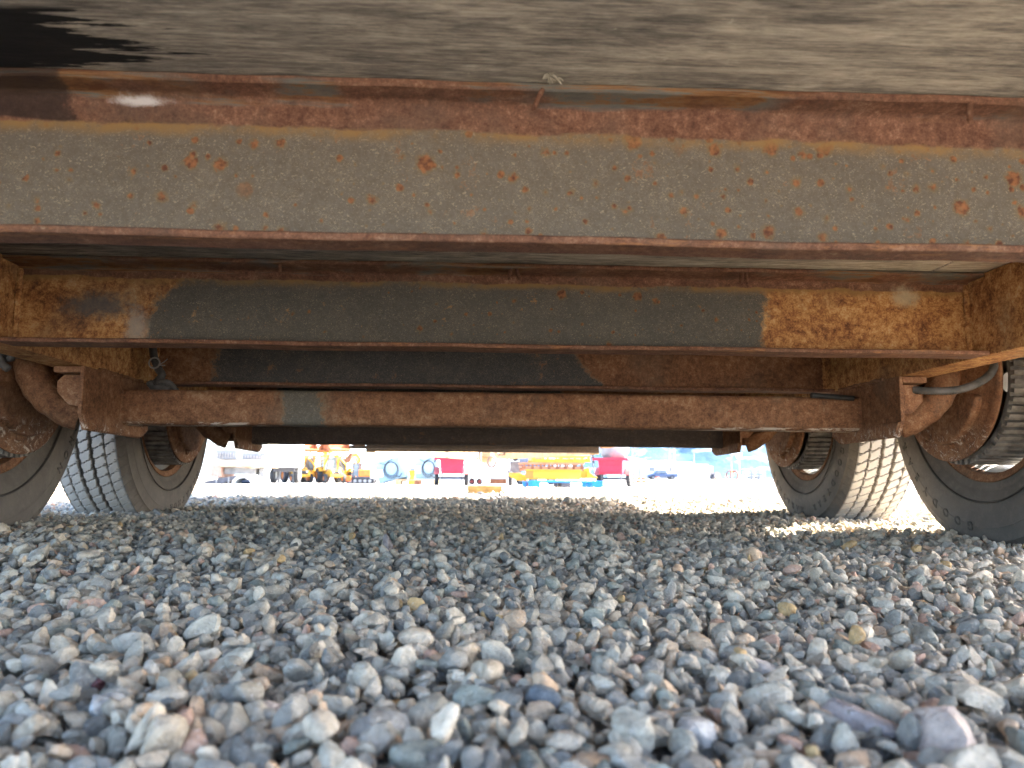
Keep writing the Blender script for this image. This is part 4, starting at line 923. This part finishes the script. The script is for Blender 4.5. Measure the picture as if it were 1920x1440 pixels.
for i, (px, Y, s, lab) in enumerate(((1187, 80, 9, 'orange barrier drum right behind the second red cart'), (1198, 82, 8, 'orange drum in the middle of the small orange group'), (1208, 84, 7, 'orange drum nearest to the pickup truck'), (1232, 100, 6, 'low yellow orange drum in front of the pickup door'))):
    q = W(1, Y); o = thing('traffic_drum', lab, 'drum', rbase(px, Y), 0, 'orange drums in front of the pickup')
    MB().lathe([(0, .01), (0, 5*q), (s*.4*q, 5*q), (s*.45*q, 4.4*q), (s*.8*q, 4.2*q), (s*.85*q, 3.4*q), (s*1.2*q, 3.2*q), (s*1.2*q, .01)], (0, 0, 0), 'z', 20).build('drum', HIV, o, world=False, smooth=True)
    MB().lathe([(s*.5*q, 4.45*q), (s*.75*q, 4.35*q)], (0, 0, 0), 'z', 20).build('reflective_band', WHT, o, world=False)
o = thing('compressor', 'small dark machine with a flat top above the orange drums', 'machine', rbase(1194, 90), 0); q = W(1, 90)
MB().box(-7*q, 6*q, 0, 1, 12*q, 15*q).build('canopy', GRY, o, world=False); MB().box(5*q, 14*q, 0, 1, 3*q, 9*q).build('engine', DGR, o, world=False, bevel=.05)
for x in (-6*q, 5*q): MB().box(x-.05, x+.05, 0, .1, 0, 12*q).build('post', DGR, o, world=False)
for x in (-2*q, 10*q): wheel_parts(o, x, .5, 3.5*q, .3, GRY, 'y')
o = thing('cable_reel', 'black round reel with a red stripe at the right end of the container', 'reel', rbase(1341, 110), R(25)); q = W(1, 110)
MB().lathe([(-.5, .01), (-.5, 8*q), (-.4, 8*q), (-.4, 4*q), (.4, 4*q), (.4, 8*q), (.5, 8*q), (.5, .01)], (0, 0, 8*q), 'y', 28).build('drum', DGR, o, world=False)
MB().tube([(-6*q, -.55, 4*q), (2*q, -.55, 0.6*q)], 1.2*q, 8).build('strap', HIV, o, world=False)
o = thing('grapple', 'rusty orange-peel grapple with curved tines lying near the metal racks', 'grapple', rbase(1374, 95), 0); q = W(1, 95)
for i in range(5):
    a = 2*PI*i/5+.3; m = MB(); pts = [(math.cos(a)*r_*q, math.sin(a)*r_*q, z_*q) for r_, z_ in ((2, 16), (7, 18), (11, 13), (11, 7), (7, 1), (2, 0))]
    m.tube(pts, [1.4*q, 1.5*q, 1.6*q, 1.5*q, 1.1*q, .4*q], 8).build('tine', RST, o, world=False, smooth=True)
MB().tube([(0, 0, 14*q), (0, 0, 19*q)], 3*q, 12).build('hub', RST, o, world=False)
o = thing('gravel_pile', 'small pale yellow pile beside the rusty grapple', 'pile', rbase(1392, 100), 0); q = W(1, 100)
MB().lathe([(0, 9*q), (3*q, 6*q), (7*q, 2.5*q), (10*q, .6*q), (10.4*q, .01)], (0, 0, 0), 'z', 20).build('heap', CRM, o, world=False, smooth=True)
for i, (px, lab) in enumerate(((1402, 'leftmost of the tall white metal racks near the right tyre'), (1416, 'middle one of the tall white metal racks near the right tyre'), (1430, 'rightmost of the tall white metal racks near the right tyre'))):
    Y = 105; q = W(1, Y); o = thing('metal_rack', lab, 'rack', rbase(px, Y), R(4*i), 'metal racks by the fence')
    for x in (-6*q, 6*q):
        for y in (0, 1.0): MB().box(x-.06, x+.06, y-.06, y+.06, 0, 23*q).build('post', GRY, o, world=False)
    for z in (3, 9, 15, 21): MB().box(-6*q, 6*q, 0, 1, z*q-.05, z*q+.05).build('shelf', WHT, o, world=False)
    for z, x in ((4, -3), (10, 2), (16, -1)): MB().box((x-2.5)*q, (x+2.5)*q, .1, .9, z*q-.2, (z+3)*q).build('carton', CRM if z != 10 else PALB, o, world=False)
for i, (px, top, lab) in enumerate(((1186, 840, 'thin pole just right of the second red cart'), (1256, 838, 'left pole of the close pair above the camper'), (1265, 838, 'right pole of the close pair above the camper'), (1302, 846, 'pole rising behind the middle of the white container'),
                                    (1372, 848, 'dark pole rising behind the rusty grapple'), (1387, 856, 'pole with a white lamp head beside the metal racks'))):
    Y = 160; q = W(1, Y); o = thing('light_pole', lab, 'pole', rbase(px, Y), 0, 'light poles along the far fence'); H_ = at(px, top, Y).z-o.location.z
    MB().tube([(0, 0, 0), (0, 0, H_)], [.16, .10], 10).build('pole', GRY, o, world=False)
    if i == 5: MB().box(-.6, .6, -.3, .3, H_-.2, H_+.7).build('lamp_head', WHT, o, world=False, bevel=.1)
    else: MB().box(-.1, 1.3, -.1, .1, H_-.1, H_+.1).build('arm', GRY, o, world=False)
# long pale warehouse and sheds behind
o = thing('warehouse', 'long pale warehouse with a stepped roof behind the container and camper', 'warehouse', rbase(1245, 230), 0); q = W(1, 230)
zt = lambda py: at(1245, py, 230).z-o.location.z
m = MB().prism([(-75*q, 0), (85*q, 0), (85*q, zt(870)), (55*q, zt(870)), (55*q, zt(866)), (20*q, zt(866)), (20*q, zt(863)), (-30*q, zt(864)), (-55*q, zt(858)), (-75*q, zt(856))], 'y', 0, 30); m.build('walls', WHT, o, world=False)
for i in range(9): MB().box((-66+i*17)*q, (-60+i*17)*q, -.1, -.01, 1, zt(876)).build('door', GRY if i % 3 else CRM, o, world=False)
o = thing('office_building', 'long low white building in the haze behind the cabinets', 'building', rbase(700, 200), 0); q = W(1, 200)
zt2 = lambda py: at(700, py, 200).z-o.location.z
MB().box(-190*q, 200*q, 0, 20, 0, zt2(872)).build('walls', WHT, o, world=False); MB().box(-192*q, 202*q, -.5, 20.5, zt2(872), zt2(869)).build('roof', GRY, o, world=False)
for i in range(20): MB().box((-180+i*19)*q, (-170+i*19)*q, -.1, -.01, zt2(886), zt2(878)).build('window', GLS, o, world=False)
# small leafless tree behind the second red cart
o = thing('bare_tree', 'thin dark leafless young tree left of the second red cart', 'tree', base(1112, 28), 0); q = W(1, 28)
m = MB(); m.tube([(0, 0, 0), (.02, 0, 30*q), (-.04, 0, 62*q)], [1.6*q, 1.2*q, .6*q], 8); m.build('trunk', DGR, o, world=False)
rr = random.Random(9); m = MB()
for i in range(14):
    z = (28+i*2.6)*q; a = rr.uniform(0, 6.28); l = rr.uniform(4, 9)*q; p1 = Vector((0, 0, z)); p2 = p1+Vector((math.cos(a)*l, math.sin(a)*l, l*.8)); m.tube([p1, (p1+p2)/2+Vector((0, 0, -.02)), p2], [.5*q, .4*q, .2*q], 5)
m.build('crown', DGR, o, world=False)

# ------------------------------------------------------------------ mountains
k = NT('hazed_mountain_rock', .95, .05); X, Y, Z = k.xyz()
rock = k.ramp(k.noise(.004, 8, .65), [(.35, (.014, .035, .06)), (.65, (.03, .058, .08))])  # blue of the distant air is put into the rock colour
snow = k.step(k.noise(.0028, 9, .7, 1.0, vec=k.vec((1, 1, 2.2))), .54, .66)
k.bump(k.noise(.006, 8, .7), 60, .8)
mt = k.col(k.mix(k.math('MULTIPLY', snow, .6), rock, (.3, .34, .38)))
mx = np.linspace(-2600, 9000, 150); my = np.linspace(0, 3600, 30); G = np.zeros((30, 150, 3))
for j in range(30):
    f0 = math.sin(PI*min(1, (j/29)*1.0)*.5)
    for i in range(150):
        x = mx[i]; e = 1/(1+math.exp(-(x-700)/330))
        ridge = 900+220*math.sin(x*.0011+1)+120*math.sin(x*.0031+.4)+60*math.sin(x*.0083)+35*math.sin(x*.021+j)
        spur = 1+.16*math.sin(x*.0052+j*.16)+.08*math.sin(x*.013-j*.3)
        z = max(-6, ridge*e*(f0**1.25)*spur-30*(j == 0)); G[j, i] = (x, 6500+my[j]+150*math.sin(x*.002), z)
vid = np.arange(30*150).reshape(30, 150); Fm = np.stack([vid[:-1, :-1], vid[:-1, 1:], vid[1:, 1:], vid[1:, :-1]], -1).reshape(-1, 4)
me = bpy.data.meshes.new('mountains'); me.from_pydata(G.reshape(-1, 3).tolist(), [], Fm.tolist()); me.polygons.foreach_set('use_smooth', [True]*len(me.polygons)); me.materials.append(mt)
o = bpy.data.objects.new('mountains', me); COL.objects.link(o); tag(o, kind='structure')

# ------------------------------------------------------------------ the air between here and the mountains
hz = bpy.data.materials.new('air'); hz.use_nodes = True; t_ = hz.node_tree; t_.nodes.clear()
pv = t_.nodes.new('ShaderNodeVolumePrincipled'); pv.inputs['Color'].default_value = (.36, .66, 1, 1); pv.inputs['Density'].default_value = 7.5e-6
mo = t_.nodes.new('ShaderNodeOutputMaterial'); t_.links.new(pv.outputs[0], mo.inputs['Volume'])
zmax = max(v.co.z for v in bpy.data.objects['mountains'].data.vertices)+15
xmax = max(max(xs), -min(xs))+50
tag(MB().box(-xmax, xmax, min(ys)-50, max(ys)+50, -2.5, zmax).build('haze', hz), kind='stuff')
